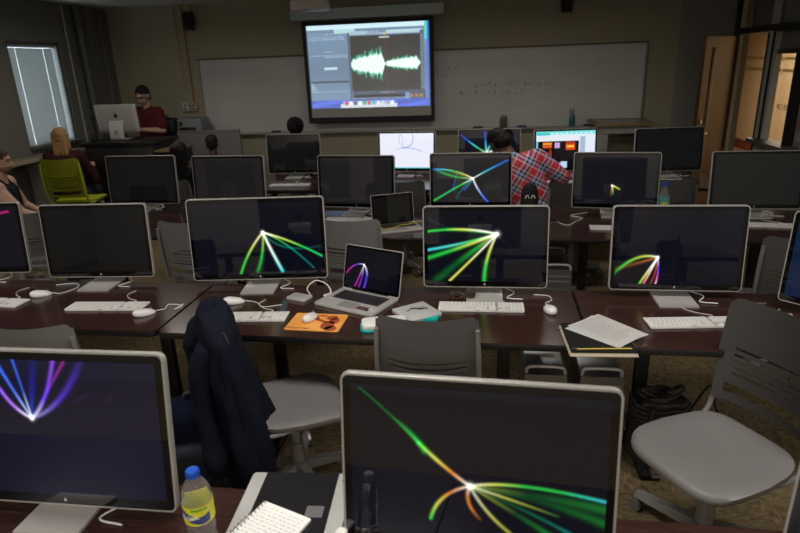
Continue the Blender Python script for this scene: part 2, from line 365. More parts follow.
# open wooden door, with handle, closer strip and hinges
ang = math.atan2(-.65, -.57)
d1 = bpy.data.objects.new('door_1', None); COL.objects.link(d1); d1['kind'] = 'structure'; d1.location = (XR-.05, 8.30, 0); d1.rotation_euler = (0, 0, ang)
WOOD = ramp_mat('oak_veneer', 'ShaderNodeTexNoise', [(.3, (.062, .025, .003)), (.7, (.105, .044, .007))], (9, 9, .7), rough=.35, Scale=2.0, Detail=5.0)
bm = BM(); box(bm, (.43, 0, 1.065), (.86, .044, 2.10), .003); obj('door_leaf', bm, WOOD, d1, False)
bm = BM(); box(bm, (.62, .026, 1.15), (.10, .008, 1.68), .002); obj('vision_panel', bm, mat('frosted_panel', (.11, .095, .08), .4), d1)
hd = BM(); cyl(hd, (.79, .024, 1.02), (.79, .075, 1.02), .011); cyl(hd, (.79, .072, 1.02), (.68, .072, 1.02), .010); cyl(hd, (.79, .023, 1.02), (.79, .03, 1.02), .03); obj('door_handle', hd, mat('satin_steel', (.6, .6, .6), .25, .9), d1)
hd = BM(); cyl(hd, (.79, .023, 1.16), (.79, .04, 1.16), .022); obj('deadbolt', hd, MATS['satin_steel'], d1)
for z in (.3, 1.1, 1.85):
    hd = BM(); cyl(hd, (.0, -.03, z-.05), (.0, -.03, z+.05), .009); box(hd, (.03, -.024, z), (.06, .004, .09)); obj('hinge', hd, MUL, d1)

# fluorescent troffers (recessed panels under the lamps, the added forward pair included)
for i, (x, y, p) in enumerate(LAMPS):
    t = thing('ceiling_light', ['rear left', 'rear middle', 'rear right', 'middle left', 'centre', 'middle right', 'added forward left', 'added forward right'][i]+' recessed fluorescent ceiling light', 'ceiling light', (x, y, 2.8))
    bm = BM()
    for c, s in (((0, .29, .012), (1.22, .02, .03)), ((0, -.29, .012), (1.22, .02, .03)), ((.6, 0, .012), (.02, .6, .03)), ((-.6, 0, .012), (.02, .6, .03))): box(bm, c, s)
    obj('frame', bm, WHITEP, t, False)
    bm = BM(); box(bm, (0, 0, .018), (1.18, .56, .008)); obj('diffuser', bm, mat('diffuser_%d' % int(p*10), (.8, .8, .78), .5, emit=(1, .95, .88, p*.02)), t, False)

# ------------------------------------------------------------------ whiteboard, projector screen, wall things
wb = thing('whiteboard', 'long grey-white whiteboard spanning the front wall behind the projection screen', 'whiteboard', (-1.1, Y1-.03, 1.075))
bm = BM(); box(bm, (0, .005, .495), (6.12, .02, 1.03)); obj('writing_surface', bm, ramp_mat('whiteboard_face', 'ShaderNodeTexNoise', [(.3, (.50, .49, .47)), (.7, (.58, .57, .55))], (.5, 1, 1), rough=.38, Scale=2.0, Detail=3.0), wb, False)
bm = BM(); box(bm, (0, -.01, 1.02), (6.16, .03, .022)); obj('top_rail', bm, mat('rail_brown', (.14, .08, .05), .5), wb, False)
for x in (-3.07, 3.07): bm = BM(); box(bm, (x, -.008, .50), (.02, .03, 1.05)); obj('side_trim', bm, mat('rail_grey', (.3, .29, .28), .5), wb, False)
bm = BM(); box(bm, (0, -.035, -.035), (6.16, .08, .022), .004); obj('marker_tray', bm, mat('tray_grey', (.33, .32, .29), .45), wb, False)
RED = mat('faint_red_ink', (.26, .15, .13), .5)
bm = BM(); random.seed(4)
for x0, z0, n in ((1.3, .78, 9), (1.6, .70, 4), (2.3, .55, 12), (3.0-.9, .45, 10)):
    for k in range(n):
        x = x0-1.1+k*.09-.3; pts = [(x+random.uniform(-.03, .03), -.0062, z0+random.uniform(-.03, .03)) for _ in range(4)]
        tube(bm, pts, .003, 4, 3)
obj('faint_handwriting', bm, RED, wb)['kind'] = 'stuff'
for x, c, lab in ((-3.1, (.02, .02, .02), 'black eraser on the whiteboard tray left of the screen'), (-.02-.16, (.03, .03, .03), 'dark eraser on the tray right of the screen'), (.42, (.03, .05, .14), 'blue eraser on the tray beside the picture box'), (1.30, (.03, .05, .12), 'blue eraser on the tray beside the spray bottle')):
    t = thing('board_eraser', lab, 'eraser', (x, Y1-.07, 1.053), 0)
    bm = BM(); box(bm, (0, 0, .016), (.13, .045, .018), .004); obj('handle', bm, mat('er_%.2f%.2f' % (c[0], c[2]), c, .6), t)
    bm = BM(); box(bm, (0, 0, .004), (.125, .04, .008)); obj('felt', bm, mat('felt', (.1, .1, .1), .9), t)
t = thing('marker_box', 'small brown patterned box of markers standing on the whiteboard tray', 'box', (.17, Y1-.07, 1.053))
bm = BM(); box(bm, (0, 0, .06), (.10, .05, .12), .002); obj('box_body', bm, mat('marker_box', (.09, .07, .055), .6, var=.5, scale=40), t)
for k in range(3):
    bm = BM(); cyl(bm, (-.03+k*.03, -.0, .12), (-.03+k*.03, 0, .165), .009, n=8); obj('marker_cap', bm, mat('cap%d' % k, [(.05, .2, .05), (.3, .04, .03), (.03, .03, .2)][k], .5), t)
t = thing('spray_bottle', 'teal spray bottle standing on the whiteboard tray', 'spray bottle', (1.08, Y1-.07, 1.053))
bm = BM(); lathe(bm, [(.034, 0), (.037, .01), (.037, .10), (.030, .135), (.014, .16), (.013, .185)]); obj('bottle', bm, mat('teal_liquid', (.03, .17, .17), .2), t)
bm = BM(); cyl(bm, (0, 0, .18), (0, 0, .205), .016); box(bm, (-.012, 0, .225), (.075, .022, .03), .006); box(bm, (-.035, 0, .195), (.01, .012, .04), .003); obj('trigger_head', bm, mat('pale_trigger', (.35, .45, .42), .4), t)

ps = thing('projector_screen', 'pull-down projection screen showing a green audio waveform', 'projection screen', (-1.66, 8.42, 1.205))
SW, SH = 1.79, 1.31
bm = BM(); box(bm, (0, 0, SH/2), (SW, .004, SH)); obj('screen_border', bm, mat('screen_black', (.006, .006, .007), .6), ps, False)
bm = BM(); box(bm, (0, -.0025, SH/2-.00), (SW-.10, .002, SH-.10)); obj('screen_fabric', bm, mat('screen_fabric', (.42, .40, .37), .7, var=.02), ps, False)
bm = BM(); box(bm, (0, -.002, -.012), (SW, .02, .03), .005); obj('weight_bar', bm, BLACKM, ps, False)
bm = BM(); vplate(bm, 2.06, .13, .02, -.05, .06, (0, SH+.085)); obj('roller_case', bm, mat('case_teal_grey', (.52, .60, .58), .4), ps, False)
for x in (-.8, .8): bm = BM(); box(bm, (x, .12, SH+.085), (.05, .125, .09)); obj('wall_bracket', bm, BLACKM, ps, False)

def picture_mesh(name, w, h, nx, ny, rgb, m, parent, y=0, z0=0):
    """rgb: array (ny+1, nx+1, 3) linear, row 0 on top"""
    vs = [((i/nx-.5)*w, y, z0+h*(1-j/ny)) for j in range(ny+1) for i in range(nx+1)]
    fs = [(j*(nx+1)+i, (j+1)*(nx+1)+i, (j+1)*(nx+1)+i+1, j*(nx+1)+i+1) for j in range(ny) for i in range(nx)]
    me = bpy.data.meshes.new(name); me.from_pydata(vs, [], fs)
    at = me.color_attributes.new('picture', 'FLOAT_COLOR', 'POINT')
    a = np.ones((len(vs), 4), np.float32); a[:, :3] = np.clip(rgb.reshape(-1, 3), 0, 4); at.data.foreach_set('color', a.ravel())
    return link(name, me, m, parent)
def srgb(c):
    c = np.array(c, float)/255; return np.where(c <= .04045, c/12.92, ((c+.055)/1.055)**2.4)
def waveform():
    nx, ny = 300, 200; U, V = np.meshgrid(np.linspace(0, 1, nx+1), np.linspace(0, 1, ny+1)); A = np.zeros((ny+1, nx+1, 3))
    A[:] = srgb((104, 130, 156))
    def R(u0, v0, u1, v1, c, k=1): M = (U >= u0) & (U <= u1) & (V >= v0) & (V <= v1); A[M] = A[M]*(1-k)+srgb(c)*k; return M
    A[:] *= (1+.12*np.sin(V*9))[..., None]
    R(0, 0, 1, .055, (205, 235, 245)); R(0, .055, 1, .10, (110, 135, 160)); R(.23, .055, .40, .10, (175, 215, 215)); R(.36, .085, .5, .12, (150, 190, 200)); R(.66, .085, .95, .115, (175, 215, 220))
    rng = np.random.RandomState(3)
    for v, n, a0, a1 in ((.10, 8, .02, .30), (.135, 16, .02, .32), (.16, 14, .02, .32), (.31, 5, .14, .22), (.35, 14, .02, .34), (.37, 10, .14, .34), (.09, 8, .40, .60)):
        for k in range(n):
            u = a0+(a1-a0)*k/n; R(u, v, u+.012*rng.rand()+.006, v+.012, (170, 195, 215), .8)
    R(.13, .50, .24, .525, (190, 215, 230)); R(.01, .665, .33, .685, (62, 76, 96)); R(.01, .79, .33, .80, (130, 160, 185)); R(.34, .10, .352, .9, (70, 85, 105))
    for k in range(4): R(.01, .70+k*.03, .03+.01*k, .715+k*.03, (150, 180, 200))
    R(.355, .14, .93, .80, (45, 45, 43))
    for k in range(34): R(.36+k*.0168, .14, .362+k*.0168, .80, (58, 58, 55))
    for k in range(34): R(.36+k*.0168, .105, .368+k*.0168, .125, (185, 200, 215))
    R(.60, .155, .68, .172, (170, 190, 200)); R(.64, .12, .655, .14, (210, 170, 60))
    R(.93, .10, .96, .9, (80, 95, 120))
    for k in range(20): R(.94, .16+k*.032, .95, .168+k*.032, (170, 190, 205))
    rng = np.random.RandomState(7); u = np.linspace(0, 1, nx+1)
    env = np.zeros(nx+1)
    a = (u > .358) & (u < .640); s = (u-.358)/.282; env[a] = (.012+.125*(s[a]**.35)*(.8+.2*np.sin(s[a]*19)**2)*(1+.15*s[a]))*np.minimum(1, (1-s[a])*9+.05)
    b = (u >= .640) & (u < .93); s = (u-.640)/.29; env[b] = (.008+.075*(s[b]**.5)*(.85+.15*np.sin(s[b]*23)**2))*np.minimum(1, (1-s[b])*8+.08)
    env = env*(.86+.22*rng.rand(nx+1)); jag = env*(1.08+.55*rng.rand(nx+1)**2.5); c0 = .475
    D = np.abs(V-c0); A[(D < jag[None, :])] = srgb((70, 190, 150)); A[(D < env[None, :]*.93)] = srgb((238, 255, 250))
    R(.645, .17, .65, .80, (120, 50, 45), .7)
    R(.36, .80, .97, .90, (72, 84, 104)); R(.37, .845, .80, .872, (28, 32, 38))
    for k in range(26): R(.36+k*.018, .885, .367+k*.018, .895, (165, 185, 200))
    for k in range(5): R(.60+k*.025, .815, .61+k*.025, .83, (160, 90, 90) if k == 3 else (150, 160, 170))
    for k in range(3): R(.84+k*.04, .85, .865+k*.04, .885, (150, 120, 80))
    R(.80, .83, .835, .90, (110, 150, 200))
    R(0, .905, 1, 1, (72, 100, 205)); A[V > .905] *= (1+.3*np.sin(U[V > .905]*14+V[V > .905]*60))[:, None]
    R(.25, .955, .73, 1, (205, 215, 225)); R(.27, .92, .71, .955, (170, 190, 220), .7)
    for k, c in enumerate([(220, 60, 60), (240, 240, 250), (90, 90, 100), (240, 240, 245), (60, 170, 90), (220, 80, 110), (60, 190, 190), (230, 230, 235), (200, 210, 220), (160, 170, 180), (240, 240, 240)]): R(.285+k*.039, .925, .31+k*.039, .965, c)
    R(.965, 0, .985, .2, (60, 220, 190)); R(.985, 0, 1, 1, (60, 110, 230))
    return A*1.05
picture_mesh('projected_picture', SW-.13, 1.08, 300, 200, waveform(), PROJ, ps, -.0045, SH-.055-1.08)

pj = thing('projector', 'white ceiling projector hanging in front of the projection screen', 'projector', (-1.86, 6.5, ZC))
bm = BM(); box(bm, (0, 0, -.29), (.35, .28, .10), .02); obj('housing', bm, mat('projector_white', (.55, .53, .50), .4), pj)
bm = BM(); cyl(bm, (.08, .13, -.29), (.08, .17, -.29), .035); obj('lens', bm, GLASS, pj)
bm = BM(); cyl(bm, (0, 0, 0), (0, 0, -.24), .022); box(bm, (0, 0, -.235), (.2, .16, .015)); cyl(bm, (0, 0, -.003), (0, 0, -.02), .07); obj('ceiling_mount', bm, mat('mount', (.06, .06, .06), .4), pj)
bm = BM(); random.seed(1)
for k in range(6): tube(bm, [(random.uniform(-.14, .14), -.10, -.24), (random.uniform(-.15, .15), -.14, -.20), (random.uniform(-.1, .1), -.10, -.19), (random.uniform(-.03, .03), -.02, -.16)], .006, 6)
obj('cables', bm, BLACKP, pj)
bm = BM(); box(bm, (.12, -.142, -.30), (.03, .003, .02)); obj('sticker', bm, mat('yellow_sticker', (.6, .5, .05), .5), pj)
for x, lab in ((-4.18, 'small black wall speaker high on the left of the front wall'), (.93, 'small black wall speaker high above the right half of the whiteboard')):
    t = thing('wall_speaker', lab, 'speaker', (x, 8.45, 2.6))
    bm = BM(); rings = []
    for z, k in ((-.12, .82), (-.10, .92), (0, 1), (.10, .97), (.12, .88)): rings.append([Vector((px*k, py*k, z)) for px, py in rrect(.14, .13, .03)])
    loft(bm, rings); obj('cabinet', bm, BLACKP, t)
    bm = BM(); box(bm, (0, -.064, 0), (.11, .012, .19), .004); obj('grille', bm, mat('speaker_grille', (.02, .02, .02), .8, bump=.5, bscale=400), t)
    bm = BM(); cyl(bm, (0, .06, .02), (0, .145, .02), .012); box(bm, (0, .142, .02), (.05, .008, .09)); tube(bm, [(0, .12, .1), (0, .13, .15), (0, .135, .22)], .005, 6); obj('bracket', bm, BLACKM, t)

# ------------------------------------------------------------------ pictures on the lit screens
def paint(rect, curves, bg=(.006, .007, .018), nx=150, ny=84, ink=False, rects=(), gain=1.0, ws=.72):
    x0, y0, x1, y1 = rect
    X, Y = np.meshgrid(np.linspace(x0, x1, nx+1), np.linspace(y0, y1, ny+1)); A = np.zeros((ny+1, nx+1, 3)); A[:] = bg
    for (u0, v0, u1, v1, c) in rects: A[(X >= u0) & (X <= u1) & (Y >= v0) & (Y <= v1)] = srgb(c)
    cell = (x1-x0)/nx
    for pts, cols, w0, w1, k in curves:
        P = np.array(pts, float); t = np.linspace(0, 1, 70)[:, None]
        C = (1-t)*P[0]+t*P[1] if len(P) == 2 else (1-t)**2*P[0]+2*t*(1-t)*P[1]+t*t*P[2]
        D = (X[..., None]-C[:, 0])**2+(Y[..., None]-C[:, 1])**2; i = D.argmin(-1); d = D.min(-1); tt = i/69.
        w = np.maximum((w0+(w1-w0)*tt)*ws, cell*.7); g = np.exp(-d/(w*w))*k
        cs = np.array([srgb(c) for c in cols]); q = tt*(len(cs)-1); j = np.clip(q.astype(int), 0, len(cs)-2); f = (q-j)[..., None]
        col = cs[j]*(1-f)+cs[j+1]*f
        if ink: A = A*(1-np.clip(g, 0, 1)[..., None])+col*np.clip(g, 0, 1)[..., None]
        else: A = A+col*g[..., None]*gain
    return A
WH, YE, GR, CY, TE, BL_, OR, MG, VI, DG = (255, 255, 240), (230, 235, 90), (40, 215, 70), (60, 225, 235), (0, 140, 120), (30, 90, 235), (250, 140, 50), (225, 50, 200), (110, 60, 255), (0, 110, 40)
NAVY = (.0025, .003, .0075)
o = (372, 320)
PIC_A1 = paint((50, 68, 715, 470), [
    ((o, (300, 275), (235, 215)), (WH, OR, YE, GR), 5, 7, .9), (((235, 215), (170, 150), (75, 78)), (GR, DG, DG), 6, 3, .75), (((250, 235), (225, 190), (180, 160)), (GR, DG), 10, 3, .4),
    ((o, (285, 345), (268, 420)), (WH, OR, YE, GR), 4, 6, .9), ((o, (480, 290), (715, 327)), (WH, YE, GR, GR, CY), 5, 5, .95),
    ((o, (500, 320), (715, 348)), (YE, DG, GR), 4, 16, .22), ((o, (540, 330), (715, 385)), (GR, DG, GR), 4, 15, .18), ((o, (440, 335), (600, 378)), (WH, YE, DG), 5, 4, .6),
    ((o, (540, 375), (708, 458)), (DG, DG, TE, CY), 6, 6, .45), ((o, (480, 375), (650, 470)), (YE, DG, GR), 5, 11, .35), ((o, (420, 410), (530, 470)), (WH, YE, (150, 160, 30)), 5, 6, .6),
    ((o, (352, 365), (400, 408)), (WH, OR, OR, (120, 60, 20)), 6, 5, .7), ((o, o), (WH, WH), 12, 12, .8)], NAVY, 240, 140)
o = (72, 214)
PIC_A0 = paint((-172, 62, 455, 420), [
    ((o, (20, 195), (-15, 140)), (WH, (190, 120, 255), (150, 90, 255)), 5, 7, 1), ((o, (30, 150), (-15, 70)), ((200, 220, 255), (60, 110, 255), (60, 110, 255)), 4, 7, 1), ((o, (58, 150), (36, 62)), (WH, BL_, (60, 100, 255)), 4, 5, .9),
    ((o, (120, 185), (158, 64)), (WH, VI, (150, 80, 240)), 5, 8, .8), ((o, (165, 190), (240, 64)), ((190, 190, 255), VI, (50, 30, 130)), 5, 14, .5), ((o, (80, 150), (100, 62)), (BL_, (20, 30, 180), (10, 15, 110)), 5, 16, .5), ((o, (110, 170), (190, 64)), ((170, 170, 255), VI, MG), 4, 6, .35),
    (((300, 165), (320, 152)), ((60, 20, 50), (60, 20, 50)), 4, 4, .5), (((205, 165), (260, 145)), ((60, 20, 70), (40, 15, 60)), 4, 4, .4), ((o, o), (WH, WH), 9, 9, .8)], (.005, .0055, .018), 240, 140)
PIC_B0 = paint((-430, 60, 112, 372), [(((-180, 200), (-20, 90), (68, 87)), (VI, (200, 20, 150), (240, 20, 130)), 6, 5, .9), (((-180, 200), (-200, 300), (-260, 372)), (VI, BL_), 6, 8, .8)], NAVY)
o = (368, 208)
PIC_B2 = paint((88, 92, 600, 372), [
    ((o, (300, 280), (266, 370)), (WH, YE, GR, GR), 5, 6, 1), ((o, (368, 290), (335, 362)), (YE, GR, (20, 150, 60)), 4, 9, .8), ((o, (395, 280), (435, 362)), (WH, WH, (210, 255, 245), CY), 6, 8, 1.1),
    ((o, (480, 240), (598, 306)), (WH, YE, GR, (20, 220, 130)), 5, 5, 1), ((o, (450, 235), (562, 352)), (WH, GR, TE, (0, 110, 120)), 4, 5, .8), ((o, (430, 300), (600, 265)), (TE, TE, (0, 70, 80)), 5, 5, .5), ((o, o), (WH, WH), 10, 10, .7)], NAVY, 200, 112)
o = (384, 200)
PIC_B3 = paint((110, 105, 565, 395), [
    ((o, (260, 168), (108, 190)), (WH, WH, YE, GR, GR), 6, 6, 1.05), ((o, (280, 185), (190, 182)), (GR, DG), 5, 9, .5), ((o, (260, 240), (108, 266)), (WH, GR, (90, 225, 200), CY), 6, 7, 1), ((o, (260, 250), (108, 300)), (WH, YE, GR, (30, 190, 60)), 6, 11, .9),
    ((o, (270, 280), (145, 392)), (YE, GR, DG, DG), 6, 20, .55), ((o, (320, 270), (198, 393)), (WH, WH, YE, YE), 5, 6, 1), ((o, (335, 300), (336, 396)), (WH, YE, GR, (20, 200, 60)), 5, 10, 1), ((o, o), (WH, WH), 14, 14, .8), (((395, 215), (470, 285)), ((40, 50, 70), (30, 35, 50)), 3, 3, .3), (((110, 135), (175, 170)), ((10, 50, 60), (10, 50, 60)), 8, 8, .5)], NAVY, 220, 124)
o = (300, 318)
PIC_B4 = paint((68, 60, 738, 468), [
    ((o, (180, 285), (66, 412)), (WH, YE, (170, 210, 50), GR, DG), 7, 11, .9), ((o, (200, 350), (66, 388)), (OR, (150, 90, 30), (90, 60, 20)), 7, 14, .6), ((o, (250, 400), (210, 468)), (WH, WH, YE, GR), 6, 8, 1), ((o, (265, 400), (232, 468)), (WH, WH, (255, 190, 200), (255, 80, 120)), 6, 7, 1),
    ((o, (316, 400), (298, 468)), (WH, VI, (200, 80, 230), (255, 190, 220)), 5, 6, 1), ((o, (300, 400), (272, 468)), (OR, (190, 80, 30), (150, 60, 20)), 4, 8, .7), ((o, o), (WH, WH), 11, 11, .7)], NAVY, 200, 112)
o = (515, 290)
PIC_C4 = paint((312, 175, 692, 412), [
    ((o, (600, 240), (686, 200)), (WH, CY, (30, 140, 230), BL_), 4, 5, 1), ((o, (430, 240), (316, 242)), (WH, YE, GR, CY, BL_), 4, 5, .9), ((o, (420, 290), (330, 246)), (WH, GR, GR, TE), 4, 8, .6), ((o, (430, 335), (320, 402)), (WH, GR, (20, 200, 110), GR), 5, 6, .9),
    ((o, (535, 350), (590, 410)), (WH, (220, 230, 255), (90, 140, 255), BL_), 5, 6, 1), ((o, (460, 330), (430, 400)), (TE, TE, (10, 40, 80)), 4, 6, .6), (((436, 255), (425, 300), (415, 345)), (TE, BL_), 3, 4, .6), ((o, (490, 330), (470, 350)), (CY, BL_), 4, 5, .5), ((o, (450, 270), (390, 250)), (YE, DG), 4, 8, .35)], (.018, .0165, .018), 150, 84)
o = (512, 370)
PIC_C5 = paint((300, 195, 760, 480), [((o, (530, 375), (556, 392)), (WH, YE, (160, 210, 40)), 6, 5, 1), ((o, (522, 395), (518, 425)), (WH, (150, 220, 60), DG), 5, 6, .9), ((o, (510, 400), (506, 432)), (OR, (200, 90, 60), (70, 20, 15)), 4, 5, .7)], (.006, .006, .009), 140, 80)
o = (587, 160)
PIC_D3 = paint((452, 55, 745, 222), [((o, (520, 125), (456, 72)), (WH, GR, CY, BL_, (30, 60, 160)), 5, 5, .9), ((o, (580, 110), (578, 58)), (WH, CY, BL_, (50, 70, 240)), 5, 5, .9), ((o, (600, 130), (628, 56)), (WH, CY, BL_, (60, 80, 250)), 4, 6, .9), (((595, 160), (612, 150)), (WH, WH), 7, 5, 1), ((o, (610, 130), (612, 100)), (GR, TE), 4, 5, .6)], NAVY, 110, 62)
INK = (90, 70, 200)
o = (168, 136)
PIC_D2 = paint((50, 64, 322, 238), [((o, (135, 95), (155, 70)), (CY, INK, (200, 90, 190)), 2, 2, .7), ((o, (170, 90), (158, 70)), (INK, INK), 2, 2, .6), ((o, (235, 130), (215, 64)), ((40, 60, 220), INK, INK), 3, 2, .8), ((o, (150, 138), (130, 144)), (INK, INK), 2, 2, .6), ((o, (220, 135), (256, 152)), (INK, INK), 2.5, 2.5, .7), (((256, 152), (290, 162)), ((150, 140, 230), (190, 180, 240)), 2, 2, .6), ((o, o), ((20, 190, 220), (20, 190, 220)), 5, 5, .9)], (.84, .86, .97), 150, 84, ink=True, rects=[(50, 232, 322, 238, (90, 200, 210))])
RC = [(60, 50, 400, 76, (120, 225, 225)), (60, 76, 400, 80, (200, 240, 240)), (70, 66, 140, 80, (60, 200, 195)), (60, 112, 75, 270, (110, 200, 220)), (75, 112, 302, 270, (12, 10, 14)), (103, 118, 152, 152, (190, 60, 20)), (103, 124, 152, 132, (250, 170, 60)), (103, 138, 152, 146, (235, 110, 30)), (168, 122, 197, 152, (200, 160, 225)), (230, 117, 282, 124, (200, 60, 60)), (230, 128, 282, 165, (225, 70, 20)), (235, 138, 276, 150, (255, 190, 60)), (190, 228, 240, 266, (190, 215, 240)), (190, 228, 205, 240, (40, 80, 110)), (308, 90, 338, 200, (170, 185, 215)), (302, 80, 308, 270, (235, 240, 250)), (140, 158, 150, 200, (160, 40, 30)), (103, 175, 152, 210, (150, 50, 40))]
for k in range(9): RC.append((145+k*27, 68, 160+k*27, 73, (225, 250, 250)))
PIC_D4 = paint((65, 58, 392, 265), [], (.78, .84, .93), 170, 100, rects=RC)
PIC_LAP = paint((0, 0, 1, .62), [((( .34, .24), (.14, .22), (0, .43)), (WH, VI, MG, (200, 30, 130)), .010, .014, .9), (((.34, .24), (.27, .45), (.19, .62)), (WH, MG, (200, 40, 160)), .010, .02, .7), (((.34, .24), (.33, .45), (.27, .62)), (WH, VI, (170, 50, 190)), .010, .02, .7), (((.34, .24), (.46, .38), (.37, .62)), (WH, (90, 80, 255), VI), .012, .022, .9), (((.34, .24), (.42, .30), (.43, .42)), (WH, BL_), .01, .01, .8)], NAVY, 130, 80)

# ------------------------------------------------------------------ monitors
def apple(bm, c, s, y):
    """little fruit mark with a bite and a leaf, standing in XZ"""
    pts = []
    for k in range(28):
        a = 2*PI*k/28; r = 1-.10*max(0, cos(a-PI/2))**8-.06*max(0, cos(a+PI/2))**8
        x, z = r*cos(a)*.92, r*sin(a)
        d = math.hypot(x-1.15, z-.08)
        if d < .48: x = 1.15-.48*(1.15-x)/max(d, .01)
        pts.append((x, z))
    loft(bm, [[Vector((c[0]+x*s, y+dy, c[1]+z*s)) for x, z in pts] for dy in (0, .0008)])
    lf = [(0, 1.12), (.12, 1.45), (.42, 1.6), (.33, 1.27)]
    loft(bm, [[Vector((c[0]+x*s, y+dy, c[1]+z*s)) for x, z in lf] for dy in (0, .0008)])
def monitor(tl, tr, label, pic=None, z=.74, top=.49, w=None, h=.445, group=None, flip=False, cable=True, off=(.0035, .0035, .0040), tilt=5):
    a, b = Vector(tl+(0,)), Vector(tr+(0,)); d = b-a; w = w or d.length+.015; mid = (a+b)/2
    ra = math.atan2(d.y, d.x); sh_ = h/2*sin(rad(tilt)); t = thing('computer_monitor', label, 'computer monitor', (mid.x+sin(ra)*sh_, mid.y-cos(ra)*sh_, z), ra, group)
    b0 = top-h; c = (0, b0+h/2); T = Matrix.Translation((0, 0, b0+h/2)) @ Matrix.Rotation(-rad(tilt), 4, 'X') @ Matrix.Translation((0, 0, -b0-h/2))
    def O(name, bm, m, par=t, **k):
        bmesh.ops.transform(bm, matrix=T, verts=bm.verts); return obj(name, bm, m, par, **k)
    bm = BM(); loft(bm, [[Vector((x*kx, y, c[1]+zz*kx)) for x, zz in rrect(w-2*i, h-2*i, .022)] for y, i, kx in ((0, .001, 1), (.0015, 0, 1), (.019, 0, 1), (.023, .004, 1), (.033, .05, 1), (.036, .12, 1))])
    cas = O('aluminium_casing', bm, mat('casing_aluminium', (.42, .41, .39), .38, .35, var=.03))
    bm = BM(); vplate(bm, w-.013, h-.013, .016, -.0012, .004, c); O('glass_panel', bm, GLASS)
    bm = BM(); apple(bm, (0, b0+.020), .0055, -.0022); O('fruit_mark', bm, MARK)
    bm = BM(); apple(bm, (0, c[1]+.04), .028, .0366); O('rear_fruit_mark', bm, BLACKMARK)
    sw, sh = w-.052, (w-.052)*.5625
    sh = h*.865; z0 = b0+.036
    if pic is None:
        pic = np.zeros((2, 2, 3)); pic[:] = off
    s = picture_mesh('screen', sw, sh, pic.shape[1]-1, pic.shape[0]-1, pic, SCREEN, t, -.0020, z0); s.data.transform(T)
    # stand: wide foot bent up into a leaning arm with a cable hole
    bm = BM(); sx = .095; th = .009
    prof = [(-.135, .0), (.055, .0), (.078, .012), (.084, .035), (.062, .20), (.034, .235), (.034, .225-.0), (.052, .19), (.073, .036), (.068, .019), (.052, th), (-.135, th)]
    loft(bm, [[Vector((x, py, pz)) for py, pz in prof] for x in (-sx, sx)]); obj('stand', bm, ALU, t, True, 40)
    bm = BM(); cyl(bm, (0, .0625, .10), (0, .0885, .10), .024, n=20); obj('cable_hole_ring', bm, mat('ring_grey', (.2, .2, .2), .4), t)
    if cable:
        bm = BM(); tube(bm, [(.02, .09, .10), (.05, .12, .05), (.10, .10, .008), (.16, .02, .006), (.12, -.06, .006), (.20, -.08, .006)], .0032, 6)
        obj('cable', bm, CABLE, t)
    return t
K = .935
def M_(tl, tr): return tuple(v*K for v in tl), tuple(v*K for v in tr)
monitor((-1.56, 1.33), (-.87, 1.34), 'front-row monitor at left showing blue and violet light streaks', PIC_A0, w=.69, h=.475, tilt=8)
monitor((-.355, 1.283), (.300, 1.252), 'large front-row monitor at the bottom centre with green and orange streaks', PIC_A1, w=.675, h=.46, tilt=8)
monitor((.72, 1.28), (1.22, .87), 'front-row monitor cut off at the bottom right edge, only its side showing', None, w=.645, off=(.004, .004, .012))
monitor(*M_((-3.74, 3.36), (-3.05, 3.42)), 'second-row monitor cut off by the left edge with a magenta arc', PIC_B0)
monitor(*M_((-2.825, 3.33), (-2.135, 3.38)), 'second-row monitor at left with a blank dark screen beside the jacket chair desk', None)
monitor((-1.70, 3.105), (-.933, 3.197), 'second-row wide monitor showing green and white streaks behind the laptop', PIC_B2, top=.522, h=.478)
monitor(*M_((-.37, 3.29), (.32, 3.3)), 'second-row monitor in the centre with a fan of bright green streaks', PIC_B3)
monitor(*M_((.67, 3.3), (1.35, 3.3)), 'second-row monitor on the right with orange, pink and green streaks at lower left', PIC_B4)
monitor((1.425, 2.98), (1.90, 2.56), 'second-row monitor cut off by the right edge of the picture', None, w=.64, off=(.004, .012, .04))
monitor(*M_((-3.77, 5.46), (-3.05, 5.46)), 'third-row blank monitor at far left in front of the podium', None)
monitor(*M_((-2.82, 5.38), (-2.11, 5.37)), 'third-row blank monitor second from the left, below the dark-haired heads', None, off=(.010, .009, .010))
monitor(*M_((-1.56, 5.32), (-.85, 5.25)), 'third-row blank monitor directly behind the open grey laptop', None, off=(.011, .010, .011))
monitor(*M_((-.53, 5.34), (.18, 5.33)), 'third-row monitor with green and blue star streaks left of the plaid shirt', PIC_C4)
monitor(*M_((.71, 5.28), (1.39, 5.21)), 'third-row monitor with one small yellow-green spark near its middle', PIC_C5)
monitor(*M_((1.80, 5.22), (2.50, 5.22)), 'third-row blank monitor at the right edge before the doorway', None, off=(.009, .0085, .008))
monitor(*M_((-2.71, 7.10), (-2.06, 7.14)), 'back-row blank black monitor left of the projection screen', None)
monitor(*M_((-1.34, 7.2), (-.65, 7.15)), 'back-row monitor with a bright white page and a thin looping drawing', PIC_D2)
monitor(*M_((-.38, 7.28), (.34, 7.25)), 'back-row monitor with blue upward streaks partly hidden by a dark head', PIC_D3)
monitor(*M_((.49, 7.05), (1.19, 7.14)), 'back-row monitor showing a white and teal web page with orange pictures', PIC_D4)
monitor(*M_((1.57, 6.96), (2.3, 7.06)), 'back-row blank black monitor beside the open wooden door', None)

